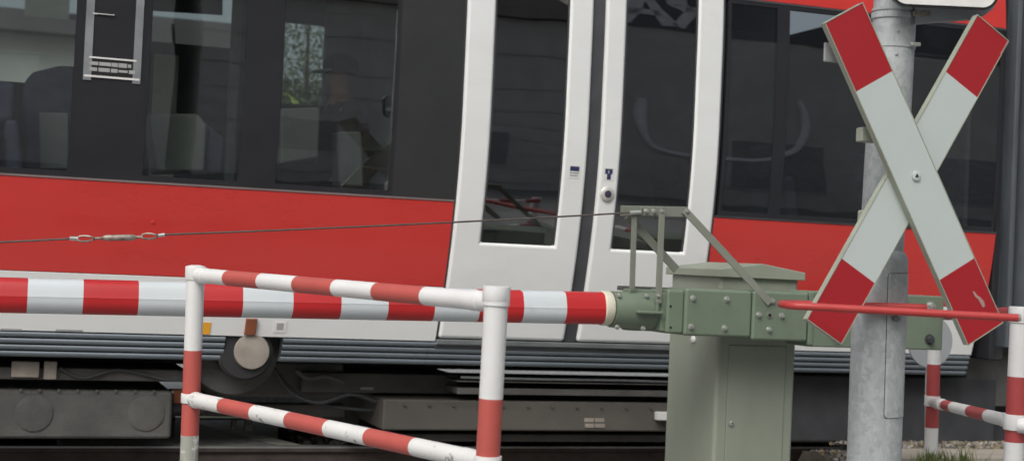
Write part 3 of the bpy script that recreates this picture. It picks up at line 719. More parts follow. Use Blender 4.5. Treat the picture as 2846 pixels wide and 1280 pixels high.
# truss carrying the stay wire
def bpt(u, v, off): a, z = BT(u, v, off); return Vector((a, off, z))
tr_ = MB().obox(bpt(1563,530,-.02), bpt(1728,533,-.02), .03, .050).build('truss_head', M['strut'], bar, bevel=.003)
MB().obox(bpt(1596,530,-.042), bpt(1590,728,-.042), .012, .026, up=(1,0,0)).build('truss_upright', M['strut'], bar, bevel=.002)
MB().obox(bpt(1665,528,-.050), bpt(1656,762,-.096), .012, .030, up=(1,0,0)).build('truss_upright', M['strut'], bar, bevel=.002)
MB().obox(bpt(1578,543,.03), bpt(1702,678,.03), .010, .040, up=(0,0,1)).build('truss_brace', M['strut'], bar, bevel=.002)
MB().obox(bpt(1722,528,-.045), bpt(1938,762,-.140), .010, .036, up=(0,0,1)).build('truss_brace', M['strut'], bar, bevel=.002)
mb = MB().obox(bpt(1610,531,-.042), bpt(1668,531,-.042), .008, .044); mb.build('splice_plate', M['strut'], tr_, bevel=.002)
for u in (1625, 1644, 1663, 1727):
    p = bpt(u, 531, -.046); bolt('truss_bolt', p.x, p.y, p.z, .009, tr_, rot=random.random())
tri = [bpt(1605,532,-.0475), bpt(1618,524,-.0475), bpt(1618,540,-.0475)]
MB().prism(tri, (0,.003,0)).build('gusset', M['under'], tr_)
# stay wire with turnbuckle
def cat(p, q, n=16, sag=.006): return [p.lerp(q, k/n)-Vector((0,0,sag*4*(k/n)*(1-k/n))) for k in range(n+1)]
wa, wb, wc, wd = bpt(1595,534,-.055), bpt(408,590,-.02), bpt(178,600,-.02), bpt(-700,632,-.02)
MB().rings(cat(wa, wb), .0042, 8).build('stay_wire', M['wire'], bar)
MB().rings(cat(wc, wd, 6), .0042, 8).build('stay_wire', M['wire'], bar)
MB().rings([bpt(1612,534,-.055), bpt(1584,535,-.055)], .011, 12).build('wire_ferrule', M['boltm'], bar)
tb = MB().rings([bpt(258,598,-.02), bpt(264,598,-.02), bpt(334,597,-.02), bpt(342,596,-.02)], [.008,.0135,.0135,.008], 14).build('turnbuckle', M['zincrust'], bar)
def loop(u, v, ru, rv, name):
    pts = [bpt(u+ru*math.cos(t), v+rv*math.sin(t)*(.55+.45*abs(math.sin(t/2))), -.02+.008*math.sin(t*2)) for t in [2*math.pi*k/20 for k in range(21)]]
    MB().rings(pts, .0042, 8, up=(0,1,0)).build(name, M['zincrust'], tb)
loop(215, 600, 22, 8, 'turnbuckle_hook'); loop(376, 594, 20, 8, 'turnbuckle_hook')
MB().rings([bpt(175,599,-.02), bpt(196,600,-.02)], .009, 12).build('wire_ferrule', M['boltm'], tb)
MB().rings([bpt(398,592,-.02), bpt(414,590,-.02)], .008, 12).build('wire_ferrule', M['boltm'], tb)
MB().rings([bpt(236,600,-.02), bpt(258,598,-.02)], .006, 8).build('turnbuckle_screw', M['zincrust'], tb)
MB().rings([bpt(342,596,-.02), bpt(358,595,-.02)], .006, 8).build('turnbuckle_screw', M['zincrust'], tb)

# ---------------------------------------------------------------- drive cabinet
CFO = .135
cx0, cz = BT(1808, 800, CFO); cx1, _ = BT(2006, 800, CFO)
cdep = .56
cab = empty('barrier_drive_cabinet', BF, YAW)
tag(cab, 'grey green steel barrier drive cabinet with pitched lid and locked door', 'cabinet')
ze = BT(1900, 698, CFO)[1]
MB().box(cx0, cx1, CFO, CFO+cdep, 0, ze+.01).build('cabinet_body', M['greenb'], cab, bevel=.020, seg=4)
# lid: gable whose ridge runs back
ov = .024
la, lb, ya, yb = cx0-ov, cx1+ov, CFO-ov, CFO+cdep+ov
zl0 = ze-.004; zl1 = zl0+.040; pk = .036
prof = [(la, zl0), (lb, zl0), (lb, zl1), ((la+lb)/2, zl1+pk), (la, zl1)]
MB().prism([(x, ya, z) for x, z in prof], (0, yb-ya, 0)).build('cabinet_lid', M['greenb'], cab, bevel=.005)
# door with lock
dx0 = BT(1831, 950, CFO)[0]; dx1 = BT(1974, 950, CFO)[0]; dzt = BT(1900, 869, CFO)[1]
dd_ = MB().box(dx0, dx1, CFO-.004, CFO+.01, .12, dzt).build('cabinet_door', M['greenb'], cab, bevel=.003)
MB().box(dx0-.003, dx1+.003, CFO-.0012, CFO+.01, .11, dzt+.003).build('door_joint', M['green'], cab)
x, z = BT(1838, 1063, CFO); lk = MB().rings([(x,CFO-.004,z),(x,CFO-.014,z),(x,CFO-.016,z)], [.0125,.0125,.009], 20).build('door_lock', M['boltm'], dd_)
MB().rings([(x,CFO-.0155,z),(x,CFO-.0175,z)], .005, 3).build('lock_hole', M['hole'], lk)
# pale domed stud on the side face
p = None
r_ = ray(1745, 853); k = ((BF+TX*(cx0-.001))-CAM).dot(TX)/r_.dot(TX); p = CAM+r_*k-BF
q = Vector((p.dot(TX), p.dot(NX), p.z))
MB().rings([q, q+Vector((-.008,0,0)), q+Vector((-.014,0,0))], [.021,.018,.008], 18, up=(0,0,1)).build('domed_stud', M['label'], cab)

# ================================================================ mast, cross, hoop, sign
def axis_pt(u, v, depth): return at(u, v, depth)
MD = 5.32
m_top, m_sh, m_bot = at(2256, -60, MD), at(2216, 655, MD), at(2197, 1190, MD)
m_foot = m_bot + (m_bot-m_sh)*(m_bot.z/(m_sh.z-m_bot.z)); m_head = m_sh + (m_top-m_sh)*1.9
mast = empty('signal_mast', m_foot)
tag(mast, 'galvanised steel mast with wider hatched base behind the cross', 'mast')
m_up = m_sh
lo = MB(); nL = 8
pts = [m_foot.lerp(m_sh, k/nL) for k in range(nL+1)]; up_d = (m_sh-m_foot).normalized()
pts += [m_sh+up_d*.012, m_sh+up_d*.026, m_sh+up_d*.036]
lo.rings(pts, [.0950]*(nL+1)+[.093,.086,.078], 48, up=(0,1,0)).build('mast_base', M['galv'], mast, loc=m_foot)
MB().rings([m_sh.lerp(m_head, k/8) for k in range(9)], [.0775-.0004*k for k in range(9)], 40, up=(0,1,0)).build('mast_tube', M['galv'], mast, loc=m_foot)
# inspection hatch: a curved plate proud of the base, dark joint behind
def hatch(u0, u1, v0, v1, rr, mm, name, rc):
    """curved plate on the base tube; angles from pixel columns"""
    mb = MB(); nu, nv = 10, 40
    vs_ = [v0+rc*(1-math.cos(k*math.pi/16)) for k in range(8)]+[v0+rc+(v1-v0-2*rc)*k/24 for k in range(25)]+[v1-rc+rc*math.sin(k*math.pi/16) for k in range(1,9)]
    nv = len(vs_)-1
    for j in range(nv+1):
        v = vs_[j]
        t = (v-655)/(1190-655); c = m_sh.lerp(m_bot, t)
        half = (u1-u0)/2; e = 1.0
        dy = min(v-v0, v1-v)
        if dy < rc: e = (half-rc+math.sqrt(max(0, rc*rc-(rc-dy)**2)))/half
        uc = (u0+u1)/2 - (v-870)*.030
        for i in range(nu+1):
            u = uc+(i/nu*2-1)*half*e
            pxm = MD/F_PX*2846/2576
            cu = 2216-(v-655)*(2216-2197)/535
            sx = max(-.999, min(.999, (u-cu)*pxm/.095)); a = math.asin(sx)
            d_ = CR*math.sin(a)*rr - Vector((CF.x, CF.y, 0)).normalized()*math.cos(a)*rr
            mb.v.append(tuple(c+d_))
    for j in range(nv):
        for i in range(nu):
            q = j*(nu+1)+i; mb.f.append((q, q+1, q+nu+2, q+nu+1)); mb.m.append(0); mb.s.append(True)
    o = mb.build(name, mm, mast, loc=m_foot); so_ = o.modifiers.new('solid', 'SOLIDIFY'); so_.thickness = .0012; so_.offset = 0; return o
hatch(2211.0, 2275, 686, 1045, .0957, M['hole'], 'hatch_joint', 9)
hatch(2212.2, 2275, 687.2, 1043.8, .0972, M['galv'], 'mast_hatch', 8)
def band(v, h=.012, dr=.004, name='mast_band', tilt=0):
    t = (655-v)/(655+60); c = m_sh.lerp(m_top, t); ud = (m_top-m_sh).normalized()
    b = MB().rings([c-ud*h/2, c-ud*h/2*.9, c+ud*h/2*.9, c+ud*h/2], [.077,.0765+dr,.0765+dr,.077], 40, up=(0,1,0)).build(name, M['galv'], mast, loc=m_foot)
    return c, ud, b
c, ud, b = band(43, .022, .005)
for s_ in (.0, .03):
    MB().obox(c+CR*(.045+s_)-CF*.078, c+CR*(.075+s_)-CF*.075, .016, .02).build('band_clamp', M['zincrust'], b, loc=m_foot, bevel=.003).location = (0,0,0)
c, ud, b = band(28, .010, .004); c, ud, b = band(118, .014, .003)
MB().obox(c+CR*.045-CF*.075, c+CR*.080-CF*.068, .012, .014).build('band_clamp', M['boltm'], b, loc=m_foot, bevel=.003).location = (0,0,0)
for v in (85, 142):
    t = (655-v)/715; c = m_sh.lerp(m_top, t); p = c-CF*.0770-CR*.004
    MB().rings([p, p-CF*.004], [.006,.004], 10).build('rivet', M['galv'], mast, loc=m_foot)

# St Andrew's cross: two boards in one plane parallel to the track
XO = at(2296, 443, 5.04)
xs = empty('crossing_sign', XO, YAW)
tag(xs, "red and white St Andrew's cross level crossing sign in front of the mast", 'road sign')
def board(ang, off, L_, W_, red, name, label=None, shift=0):
    """folded sheet board; ang: direction of its long axis from the vertical"""
    a = R(ang); ax = Vector((math.sin(a), 0, math.cos(a))); sd = Vector((math.cos(a), 0, -math.sin(a)))
    c0 = ax*shift
    o = MB(); h = L_/2; wv = W_/2; th = .026
    def pt(l, s_, y): return tuple(c0+ax*l+sd*s_+Vector((0, y, 0)))
    cuts = [-h, -h+red, h-red, h]; mm = [0, 1, 0]
    for i in range(3): o.add([pt(cuts[i],-wv,off), pt(cuts[i+1],-wv,off), pt(cuts[i+1],wv,off), pt(cuts[i],wv,off)], [(0,1,2,3)], mm[i])
    # turned-down flanges of one sheet 2 mm thick
    for s_, ss in ((-wv, 1), (wv, -1)):
        o.box(0,0,0,0,0,0) if 0 else None
        v = [pt(-h,s_,off),pt(h,s_,off),pt(h,s_,off+th),pt(-h,s_,off+th),pt(-h,s_+ss*.002,off+.001),pt(h,s_+ss*.002,off+.001),pt(h,s_+ss*.002,off+th),pt(-h,s_+ss*.002,off+th)]
        o.add(v, [(0,1,2,3),(7,6,5,4),(2,6,7,3),(0,3,7,4),(1,5,6,2)], 2)
    for l, ll in ((-h, 1), (h, -1)):
        v = [pt(l,-wv,off),pt(l,wv,off),pt(l,wv,off+th),pt(l,-wv,off+th),pt(l+ll*.002,-wv,off+.001),pt(l+ll*.002,wv,off+.001),pt(l+ll*.002,wv,off+th),pt(l+ll*.002,-wv,off+th)]
        o.add(v, [(0,1,2,3),(7,6,5,4),(2,6,7,3)], 2)
    o.add([pt(-h,-wv,off+.0012),pt(h,-wv,off+.0012),pt(h,wv,off+.0012),pt(-h,wv,off+.0012)], [(0,1,2,3)], 2)
    # thin pale rim round the printed face
    ob = o.build(name, [M['sred'], M['swhite'], M['sback']], xs, fix=False)
    if label: ob['label'] = label
    return ob, pt
b1, pt1 = board(-30.3, -.018, 1.213, .162, .252, 'cross_board', 'front board running from upper left to lower right', -.001)
b2, pt2 = board(30.3, .012, 1.240, .156, .240, 'cross_board', 'rear board running from upper right to lower left')
# rim edges of bare metal
def rim(pt, L_, W_, off, par):
    o = MB(); h, wv = L_/2, W_/2
    for (l0, s0, l1, s1) in ((-h,-wv,h,-wv), (-h,wv,h,wv), (-h,-wv,-h,wv), (h,-wv,h,wv)):
        o.obox(pt(l0,s0,off), pt(l1,s1,off), .003, .003, up=(0,1,0))
    o.build('board_rim', M['sback'], par)
rim(pt1, 1.213, .162, -.018, b1); rim(pt2, 1.240, .156, .012, b2)
MB().rings([(0,-.019,0),(0,-.024,0),(0,-.025,0)], [.0165,.0165,.014], 24).build('centre_bolt', M['swhite'], xs)
MB().prism([(.0085*math.cos(t), -.0262, .0085*math.sin(t)) for t in (math.pi/2, math.pi/2+2.094, math.pi/2+4.188)], (0,.002,0)).build('bolt_recess', M['hole'], xs)
def ppt(u, v, off):
    a, z = on_plane(u, v, Vector((XO.x, XO.y, 0))+NX*off); return Vector((a, off, z-XO.z))
# clamps behind the boards
for (u, v, w_, h_) in ((2172, 338, .03, .05), (2176, 545, .03, .045)):
    p = ppt(u, v, .05); MB().box(p.x-w_*.3, p.x+.20, .045, .085, p.z-h_/2, p.z+h_/2).build('board_clamp', M['sback'], xs, bevel=.006)
p = ppt(2085, 130, .03); MB().box(p.x-.006, p.x+.20, .045, .055, p.z-.032, p.z+.032).build('board_stay', M['labelgrey'], xs, bevel=.003)
p = ppt(2195, 95, .04); MB().box(p.x-.06, p.x+.02, .058, .07, p.z-.02, p.z+.03).build('board_stay', M['labelgrey'], xs, bevel=.003)
# scratched sticker remains on the lower right arm, scratch on the upper right one
random.seed(11)
def scrap(pts, off, par, mm):
    MB().prism([ppt(u, v, off) for u, v in pts], (0,.001,0)).build('sticker_remnant', mm, par)
M['scrap'] = mat('paper_scrap', (.40,.24,.22), .8, var=.2, scale=40)
scrap([(2446,731),(2453,733),(2458,742),(2468,748),(2476,758),(2478,770),(2473,773),(2467,764),(2461,752),(2453,746)], -.0195, b1, M['scrap'])
scrap([(2535,103),(2537,106),(2521,137),(2517,136)], .0105, b2, M['scrap'])
# red guard hoop of bent tube in front of mast and cross
hd0, hd1 = 4.80, 5.17
h1, h2, h3, h4 = at(2008, 769, hd0), at(2560, 799, hd0), at(2012, 764, hd1), at(2330, 773, hd1)
pts = [h2.lerp(h1, k/10) for k in range(11)]
c = (h1+h3)/2; ex = (h1-h2).normalized(); rad = (h3-h1)/2
pts += [c - rad*math.cos(t) + ex*math.sin(t)*.06 for t in [math.pi*k/10 for k in range(1,10)]]
pts += [h3.lerp(h4, k/6) for k in range(7)]
hp_loc = Vector((h1.x, h1.y, h1.z))
hoop = MB().rings(pts, .0128, 16).build('guard_hoop', M['hoop'], loc=hp_loc)
tag(hoop, 'red bent tube guard hoop running level across the foot of the cross', 'guard rail')
MB().rings([h2, h2-ex*.008], [.0131,.0118], 16).build('tube_plug', M['boltm'], hoop, loc=hp_loc).location = (0,0,0)
t = (770-655)/535; c = m_sh.lerp(m_bot, t); mb = MB()
MB().obox(c-CF*.098-CR*.09, c-CF*.098+CR*.09, .03, .03).build('hoop_clamp', M['hoop'], hoop, loc=hp_loc, bevel=.004).location = (0,0,0)
p = at(2252, 800, 5.21); MB().rings([p, p-CF*.02], .012, 8).build('clamp_bolt', M['rubber'], hoop, loc=hp_loc).location = (0,0,0)

# white sign with rounded corners on top of the mast (its lower edge is in view)
SD = 5.15
def spt(x, y, d=SD): return at(x*2576/2846, y*2576/2846, d)      # here in pixels of the full photograph
SO = spt(2630, -60)
sg = empty('mast_sign', SO)
tag(sg, 'white sign with black border and rounded corners at the top of the mast', 'sign')
def rrect(x0, y0, x1, y1, r, d, sl=.045):
    o = []
    for cx, cy, a0 in ((x1-r, y0+r, -90), (x1-r, y1-r, 0), (x0+r, y1-r, 90), (x0+r, y0+r, 180)):
        for k in range(9):
            a = R(a0+k*90/8); x = cx+r*math.cos(a); y = cy+r*math.sin(a); o.append(spt(x, y+(x-2630)*sl, d))
    return o
MB().prism(rrect(2476, -190, 2776, 22, 42, SD), CF*.028).build('sign_frame', M['black'], sg, loc=SO, bevel=.003).location = (0,0,0)
MB().prism(rrect(2482, -184, 2768, 16.5, 38, SD-.001), CF*-.002).build('sign_face', M['label'], sg, loc=SO).location = (0,0,0)
MB().prism(rrect(2480, -186, 2772, 18, 40, SD+.0285), CF*.003).build('sign_back', M['greyplate'], sg, loc=SO).location = (0,0,0)
poly = [spt(2546, -40, 5.24), spt(2546, 67, 5.24), spt(2600, 62, 5.24), spt(2700, 55, 5.24), spt(2736, 44, 5.24), spt(2762, 24, 5.24), spt(2775, -4, 5.24), spt(2775, -40, 5.24)]
MB().prism(poly, CF*.03).build('sign_bracket', M['greyplate'], sg, loc=SO, bevel=.004).location = (0,0,0)
MB().obox(spt(2490,-60,5.19), spt(2490,-60,5.32), .05, .05).build('sign_arm', M['galv'], sg, loc=SO).location = (0,0,0)

# ================================================================ railings
def vpost(u_top, v_top, u_b, v_b, depth, r, bands, parent, loc, mred, cap=True, low=None):
    """post through two image points at one depth, down to the ground; bands: heights (image rows) where the paint changes, from the top: white first"""
    a, b = at(u_top, v_top, depth), at(u_b, v_b, depth)
    foot = b + (b-a)*(b.z/(a.z-b.z)) if b.z > 0 else b
    tot = (a-foot).length
    cuts = [0]
    for v in bands: cuts.append(((v-v_top)/(v_b-v_top))*(a-b).length)
    cuts = [c_ for c_ in cuts if c_ < tot-.01] + [tot]
    d = (foot-a).normalized(); pts = []; mats = []
    pts = [a+d*c_ for c_ in cuts]; mats = [k % 2 for k in range(len(cuts)-1)]
    if len(mats) >= 3: mats[2] = 2
    MB().rings(pts, r, 28, mats=mats, up=(0,1,0)).build('post', [M['rwhite'], mred, low or M['moss']], parent, loc=loc).location = (0,0,0)
    if cap:
        MB().rings([a+d*.05, a+d*.048, a-d*.0, a-d*.006, a-d*.011], [r*1.02, r*1.13, r*1.13, r*1.06, r*.5], 28, up=(0,1,0)).build('post_cap', M['rwhite'], parent, loc=loc).location = (0,0,0)
    return a, foot, d
def rail(p, q, r, cuts, parent, loc, mats, first=0, flange=True):
    """banded tube from p to q, cuts: fractions where paint changes"""
    L_ = (q-p); fr = [0]+list(cuts)+[1]
    o = MB().rings([p+L_*t for t in fr], r, 26, mats=[(k+first) % 2 for k in range(len(fr)-1)], up=(0,0,1)).build('rail', mats, parent, loc=loc); o.location = (0,0,0)
    return o
def collar(c, ax, r, h, parent, loc, side=None):
    ax = ax.normalized()
    o = MB().rings([c-ax*h/2, c-ax*h/2*.96, c+ax*h/2*.96, c+ax*h/2], [r*.99, r, r, r*.99], 28, up=(0,1,0)).build('collar', M['rwhite'], parent, loc=loc); o.location = (0,0,0)
    return o
def sleeve(p, q, r, parent, loc, m_=None):
    o = MB().rings([p, p.lerp(q,.03), p.lerp(q,.97), q], [r*.96, r, r, r*.96], 26, up=(0,0,1)).build('sleeve', m_ or M['rwhite'], parent, loc=loc); o.location = (0,0,0); return o
def frac(p, q, us, depth_p, depth_q):
    """fraction along p-q at image column u"""
    out = []
    k = 2576/2846
    def proj(w_):
        e = w_-CAM; return (e.dot(CR)/e.dot(CF)*F_PX+1423)*k
    for u in us:
        lo_, hi_ = 0, 1
        for _ in range(40):
            m_ = (lo_+hi_)/2
            if (proj(p.lerp(q, m_)) < u) == (proj(q) > proj(p)): lo_ = m_
            else: hi_ = m_
        out.append((lo_+hi_)/2)
    return out
RD, LD = 4.55, 6.05
rl_loc = at(1240, 1159, RD); rl_loc.z = 0
rl = empty('railing', rl_loc)
tag(rl, 'faded red and white tube railing in front of the boom, two posts and two rails', 'railing', 'tube railings at the crossing')
aR, fR, dR = vpost(1250, 728, 1226.5, 1159, RD, .0368, [1001, 1152, 1300], rl, rl_loc, M['rred'])
aL, fL, dL = vpost(493, 673, 475, 1159, LD, .0362, [880, 1093, 1300], rl, rl_loc, M['rred'])
# top rail
p, q = at(497, 692, LD-.03), at(1216, 757, RD-.01)
p, q = at(493, 691.5, LD), at(1249, 760, RD)
cu = frac(p, q, [575, 660, 750, 848, 950, 1072], 0, 0)
rail(p, q, .0305, cu, rl, rl_loc, [M['rwhite'], M['rred']])
f2_ = frac(p, q, [505, 519, 1188, 1212], 0, 0)
sleeve(p.lerp(q, f2_[0]), p.lerp(q, f2_[1]), .0325, rl, rl_loc)
sv = sleeve(p.lerp(q, f2_[2]), p.lerp(q, f2_[3]), .0322, rl, rl_loc)
e_ = p.lerp(q, frac(p, q, [1196], 0, 0)[0]); tocam = (CAM-e_).normalized()
MB().rings([e_+tocam*.030, e_+tocam*.0345], .0085, 14).build('set_screw', M['hole'], sv, loc=rl_loc).location = (0,0,0)
collar(at(1248.5, 738, RD), dR, .0425, .045, rl, rl_loc)
collar(at(492, 685, LD), dL, .0415, .05, rl, rl_loc)
# lower rail
p, q = at(482, 1003, LD), at(1228, 1162, RD)
cu = frac(p, q, [562, 642, 730, 828, 930, 1045], 0, 0)
M['rlow'] = mat('rail_white_mossy', (.68,.69,.67), .45, var=.05, scale=6, dirt=(.16,.15,.12), dirt_amt=.85, dirt_scale=13, dirt_thr=.57, edge=.05)
rail(p, q, .0305, cu, rl, rl_loc, [M['rlow'], M['rred']])
f2_ = frac(p, q, [487, 497, 1168, 1190], 0, 0)
sleeve(p.lerp(q, f2_[0]), p.lerp(q, f2_[1]), .0335, rl, rl_loc, M['rlow'])
sleeve(p.lerp(q, f2_[2]), p.lerp(q, f2_[3]), .0322, rl, rl_loc)
collar(at(482, 1000, LD), dL, .0425, .038, rl, rl_loc)
collar(at(1226.5, 1165, RD), dR, .0425, .05, rl, rl_loc)
# right-hand railing
ND, FD = 5.62, 8.15
r2_loc = at(2550, 1159, ND); r2_loc.z = 0
r2 = empty('railing', r2_loc)
tag(r2, 'red and white tube railing at the right edge beside the mast, above the grass', 'railing', 'tube railings at the crossing')
aN, fN, dN = vpost(2567, 778, 2549, 1159, ND, .0362, [946, 1110, 1400], r2, r2_loc, M['rred2'], low=M['rwhite'])
aF, fF, dF = vpost(2354, 772, 2341, 1159, FD, .0358, [915, 1074, 1300], r2, r2_loc, M['rred2'], low=M['rwhite'])
fF2 = fF
p, q = at(2345, 1010, FD), at(2556, 1062, ND)
cu = frac(p, q, [2371, 2401, 2444, 2484, 2496], 0, 0)[:4]
cu = frac(p, q, [2378, 2398, 2442, 2486], 0, 0)
rail(p, q, .0265, [cu[0], cu[1], cu[2], cu[3]], r2, r2_loc, [M['rwhite'], M['rred2']])
f2_ = frac(p, q, [2357, 2372, 2524, 2540], 0, 0)
sleeve(p.lerp(q, f2_[0]), p.lerp(q, f2_[1]), .030, r2, r2_loc)
sleeve(p.lerp(q, f2_[2]), p.lerp(q, f2_[3]), .0285, r2, r2_loc)
collar(at(2345, 1007, FD), dF, .042, .055, r2, r2_loc)
collar(at(2553, 1060, ND), dN, .0425, .058, r2, r2_loc)
collar(at(2566, 788, ND), dN, .0425, .05, r2, r2_loc)
pz = at(2566, 788, ND); p, q = at(2353, 792, FD), pz
rail(p, q, .0265, frac(p, q, [2385, 2425, 2465], 0, 0), r2, r2_loc, [M['rwhite'], M['rred2']])
dir_ = (at(2556,1062,ND)-at(2345,1010,FD)).normalized()
e0 = at(2566, 800, ND); e1 = e0+Vector((.9,-.35,-.02)); rail(e0, e1, .0285, [.25,.5,.75], r2, r2_loc, [M['rwhite'], M['rred2']])
e0 = at(2553, 1066, ND)-CF*.03; e1 = e0+Vector((.9,-.35,-.02)); rail(e0, e1, .0285, [.25,.5,.75], r2, r2_loc, [M['rwhite'], M['rred2']])
h_ = (aN-fN).length; MB().rings([Vector((e1.x,e1.y,0)), Vector((e1.x,e1.y,h_*.35)), Vector((e1.x,e1.y,h_*.62)), Vector((e1.x,e1.y,h_))], .0362, 28, mats=[0,1,0], up=(0,1,0)).build('post', [M['rwhite'], M['rred2']], r2, loc=r2_loc)
# grass round the far post
base = Vector((fF.x, fF.y, 0))
def tl(w_): e = w_-TO; return e.dot(TX), e.dot(NX)
gs, gd = tl(at(2350, 1159, 8.05)); spots = []
for _ in range(19):
    spots.append((gs+random.gauss(.02,.06), gd+random.gauss(-.03,.05), .10, random.uniform(.05,.12), 26, .035))
for _ in range(6):
    spots.append((gs+random.uniform(-.5,.45), gd+random.gauss(.0,.05), .10, random.uniform(.03,.06), 8, .03))
tag(in_track(blades('grass', spots, [M['grass'], M['dry']])), kind='stuff')

# round grey sign seen behind the counterweight
rs = at(2338, 858, 8.62)
sgn = empty('round_sign', Vector((rs.x, rs.y, 0)), YAW)
tag(sgn, 'round grey sign plate standing behind the far railing post and the counterweight', 'sign')
a_, z_ = 0, rs.z
MB().rings([(0,0,rs.z),(0,-.003,rs.z),(0,-.012,rs.z)], [.145,.152,.150], 48).build('sign_plate', M['greyplate'], sgn)
MB().rings([(.045,.03,0),(.02,.03,rs.z+.1)], .022, 16, up=(0,1,0)).build('sign_post', M['galv'], sgn)

# ================================================================ beyond the train: what shows through the windows
M['chim'] = mat('chimney_render', (.13,.14,.13), .9)
def windows(e, wall_d, cells, sx, y, mside=-1):
    for (a, c, z0, z1) in cells:
        fr = MB().box(a, c, y-.06, y+.02, z0, z1).build('window', M['winframe'], e, bevel=.01)
        MB().box(a+.07, c-.07, y-.075, y-.055, z0+.07, z1-.07).build('pane', M['windark'], fr)
def house(name, label, s0, s1, d, depth, h, rh, wm, cells, side, chim=None, sid=None, cat='house'):
    """side -1: its front faces the track from behind it, +1: from the near side"""
    e = empty(name, tw((s0+s1)/2, d, 0), YAW + (0 if side < 0 else math.pi))
    w2 = (s1-s0)/2
    MB().box(-w2, w2, 0, depth, 0, h).build('wall', wm, e)
    MB().prism([(-w2-.3, -.4, h+.004), (-w2-.3, depth+.4, h+.004), (-w2-.3, depth/2, h+rh)], (2*w2+.6, 0, 0)).build('roof', M['rooft'], e)
    if chim is not None:
        MB().box(chim-.35, chim+.35, depth*.3, depth*.3+.7, h, h+rh+.9).build('chimney', M['chim'], e)
    windows(e, 0, cells, 0, 0)
    if sid:
        z = .3
        while z < h-.05:
            MB().prism([(-w2, -.002, z), (-w2, -.03, z), (-w2, -.008, z+.59), (-w2, -.002, z+.59)], (2*w2, 0, 0)).build('siding_board', sid, e); z += .6
    tag(e, label, cat); return e
house('house', 'pale plastered house with dark roof seen through the left train window', -10.5, ST(224, 100, 16)[0], 16, 7, 4.25, .9, M['plaster'], [(-2.6,-1.7,.9,2.0),(-.4,.6,.9,2.0),(1.7,2.6,.9,2.0)], -1, chim=ST(115, 60, 18)[0]-(-10.5+ST(224, 100, 16)[0])/2)
house('house', 'darker gabled house seen through the second train window', ST(380, 60, 19)[0], ST(640, 60, 19)[0], 19, 7, 4.2, 1.5, M['chim'], [(-.9,-.1,.9,2.0)], -1)
random.seed(5)
def leafmass(mb, n, cen, ext, r):
    for _ in range(n):
        while True:
            p = Vector((random.uniform(-1,1), random.uniform(-1,1), random.uniform(-1,1)))
            if p.length < 1: break
        p = Vector((cen[0]+p.x*ext[0], cen[1]+p.y*ext[1], cen[2]+p.z*ext[2]))
        a = Vector((random.gauss(0,1),random.gauss(0,1),random.gauss(0,1))).normalized(); b = a.cross(Vector((random.gauss(0,1),random.gauss(0,1),random.gauss(0,1)))).normalized()
        s_ = r*random.uniform(.6,1.3); mb.add([p-a*s_, p+b*s_*.5, p+a*s_, p-b*s_*.5], [(0,1,2,3)])
# reproduce where the gap in the far wall looks
sA_, zA_ = ST(770, 160, 9.0)
te = empty('tree', tw(sA_, 9.0, 0), YAW); tag(te, 'bare branched leafy tree seen through the middle train window', 'tree')
MB().rings([(0,0,0),(.03,0,1.0),(-.02,0,1.9),(.05,.0,2.8)], [.14,.11,.09,.05], 12).build('trunk', M['bark'], te)
for k in range(7):
    a = k*.9; MB().rings([(0,0,1.7+k*.12),(.3*math.cos(a),.3*math.sin(a),2.3+k*.13),(.6*math.cos(a),.6*math.sin(a),2.9+k*.15)], [.045,.03,.012], 8).build('limb', M['bark'], te)
cr = MB(); leafmass(cr, 6500, (0,0,3.1), (.85,.8,1.05), .024); leafmass(cr, 6500, (-.1,0,2.55), (.7,.6,.55), .03); cr.build('crown', M['leaf'], te, fix=False)
sH, zH = ST(770, 250, 7.5)
he = MB(); hT = ST(770, 236, 7.5)[1]
for i in range(16): leafmass(he, 260, (-.9+i*.14,0,hT/2), (.3,.4,hT/2), .05)
M['hedgeleaf'] = mat('hedge_leaf', (.20,.26,.03), .6, var=.4, scale=5)
ho = he.build('hedge', M['hedgeleaf'], fix=False); ho.location = tw(sH, 7.5, 0); ho.rotation_euler = (0,0,YAW)
tag(ho, 'clipped green hedge seen through the middle train window below the tree', 'hedge')

# near side of the road, seen only as reflections in the train's glass
house('house', 'dark rendered house across the road, left of the clapboard house', -14, -.6, -15, 8, 6.2, 3.2, M['plaster2'], [(-4,-2.8,1,2.5),(0,1.2,1,2.5),(3.4,4.6,1,2.5),(-4,-2.8,3.8,5.2),(0,1.2,3.8,5.2)], 1)
house('house', 'grey clapboard house across the road between two darker buildings', -.2, 6.2, -15, 8, 5.6, 3.0, M['siding'], [(-1.9,-.9,1,2.4),(1.0,2.0,1,2.4)], 1, sid=M['siding'])
sh = house('shop_building', 'dark shop building with lettered sign across the road', 6.6, 21, -15, 8, 11.5, 2.5, M['plaster2'], [(-5,-2,.6,2.9),(-1,2,.6,2.9),(3,5,.6,2.9)], 1, cat='shop')
sx0, sz0 = ST(1668, 10, 0)

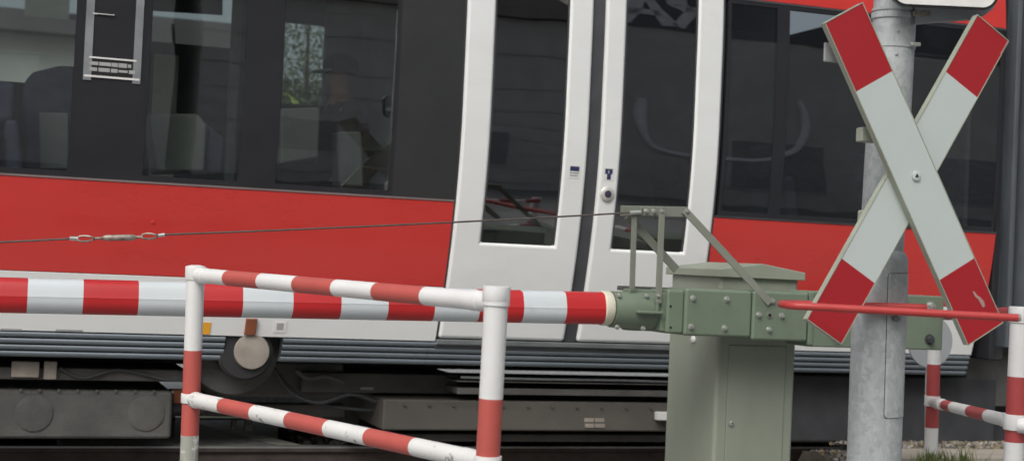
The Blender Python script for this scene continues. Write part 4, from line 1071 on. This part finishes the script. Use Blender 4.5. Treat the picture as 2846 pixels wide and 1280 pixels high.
def mirrored(u, v, y):
    """where the reflection of image point u, v in the train's glass lands on the plane y = const of the track frame"""
    s_, z_ = ST(u, v, .01); dz = .2*(z_-2.4) if z_ > 2.4 else (-.16*(2-z_) if z_ < 2 else 0)
    r = ray(u, v); d_ = Vector((r.dot(TX), r.dot(NX), r.z)); n_ = Vector((0, -1, dz)).normalized()
    d_ = d_-2*d_.dot(n_)*n_; k = (y-.01)/d_.y
    return s_+d_.x*k, z_+d_.z*k
SY = -15+.02
inv = sh.matrix_world.inverted() if False else None
so_ = tw(13.8, -15, 0)
def shop(s_, z_, off=0):            # from track coordinates to the shop's own (it faces the other way)
    return Vector((13.8-s_, -off, z_))
brd = MB().box(-7.1, 7.1, -.06, -.001, 5.75, 8.3).build('sign_board', M['signdark'], sh, bevel=.01)
def stroke(name, pts, wd, par, mm, off=.06, th=.05):
    mb = MB()
    for a, b in zip(pts[:-1], pts[1:]):
        p, q = shop(*a, off), shop(*b, off); d_ = (q-p).normalized(); sd = Vector((d_.z, 0, -d_.x))*wd/2; p -= d_*wd*.18; q += d_*wd*.18
        mb.prism([p-sd, q-sd, q+sd, p+sd], (0, -th, 0))
    return mb.build(name, mm, par)
z0, z1 = 6.0, 7.95
M['letter'] = mat('sign_letter', (.85,.86,.88), .5)
stroke('letter', [(6.80,z0),(7.22,z1),(7.64,z0)], .30, brd, M['letter'])
stroke('letter_bar', [(6.95,z0+.6),(7.5,z0+.6)], .30, brd, M['letter'])
stroke('letter', [(8.5,z0),(8.5,z1),(8.05,z1),(7.9,z1-.25),(7.9,z1-.7),(8.05,z1-.92),(8.5,z1-.92)], .30, brd, M['letter'])
stroke('letter_leg', [(8.2,z1-.92),(7.82,z0)], .30, brd, M['letter'])
arc = [mirrored(u, v, SY) for u, v in ((1612,250),(1606,300),(1618,345),(1660,375),(1740,393),(1850,402),(1940,399),(1995,378),(2026,335),(2026,295),(2005,262))]
ap = []
for i in range(len(arc)-1):
    p0, p1, p2, p3 = [Vector((*arc[max(0, min(len(arc)-1, i+k))], 0)) for k in (-1, 0, 1, 2)]
    for k in range(6):
        t = k/6; ap.append(.5*((2*p1)+(p2-p0)*t+(2*p0-5*p1+4*p2-p3)*t*t+(3*p1-p0-3*p2+p3)*t**3))
ap = [shop(p.x, p.y, .03) for p in ap]
MB().rings(ap, [.03+.065*math.sin(math.pi*k/(len(ap)-1))**.5 for k in range(len(ap))], 10, up=(0,1,0)).build('sign_arc', M['letter'], sh)
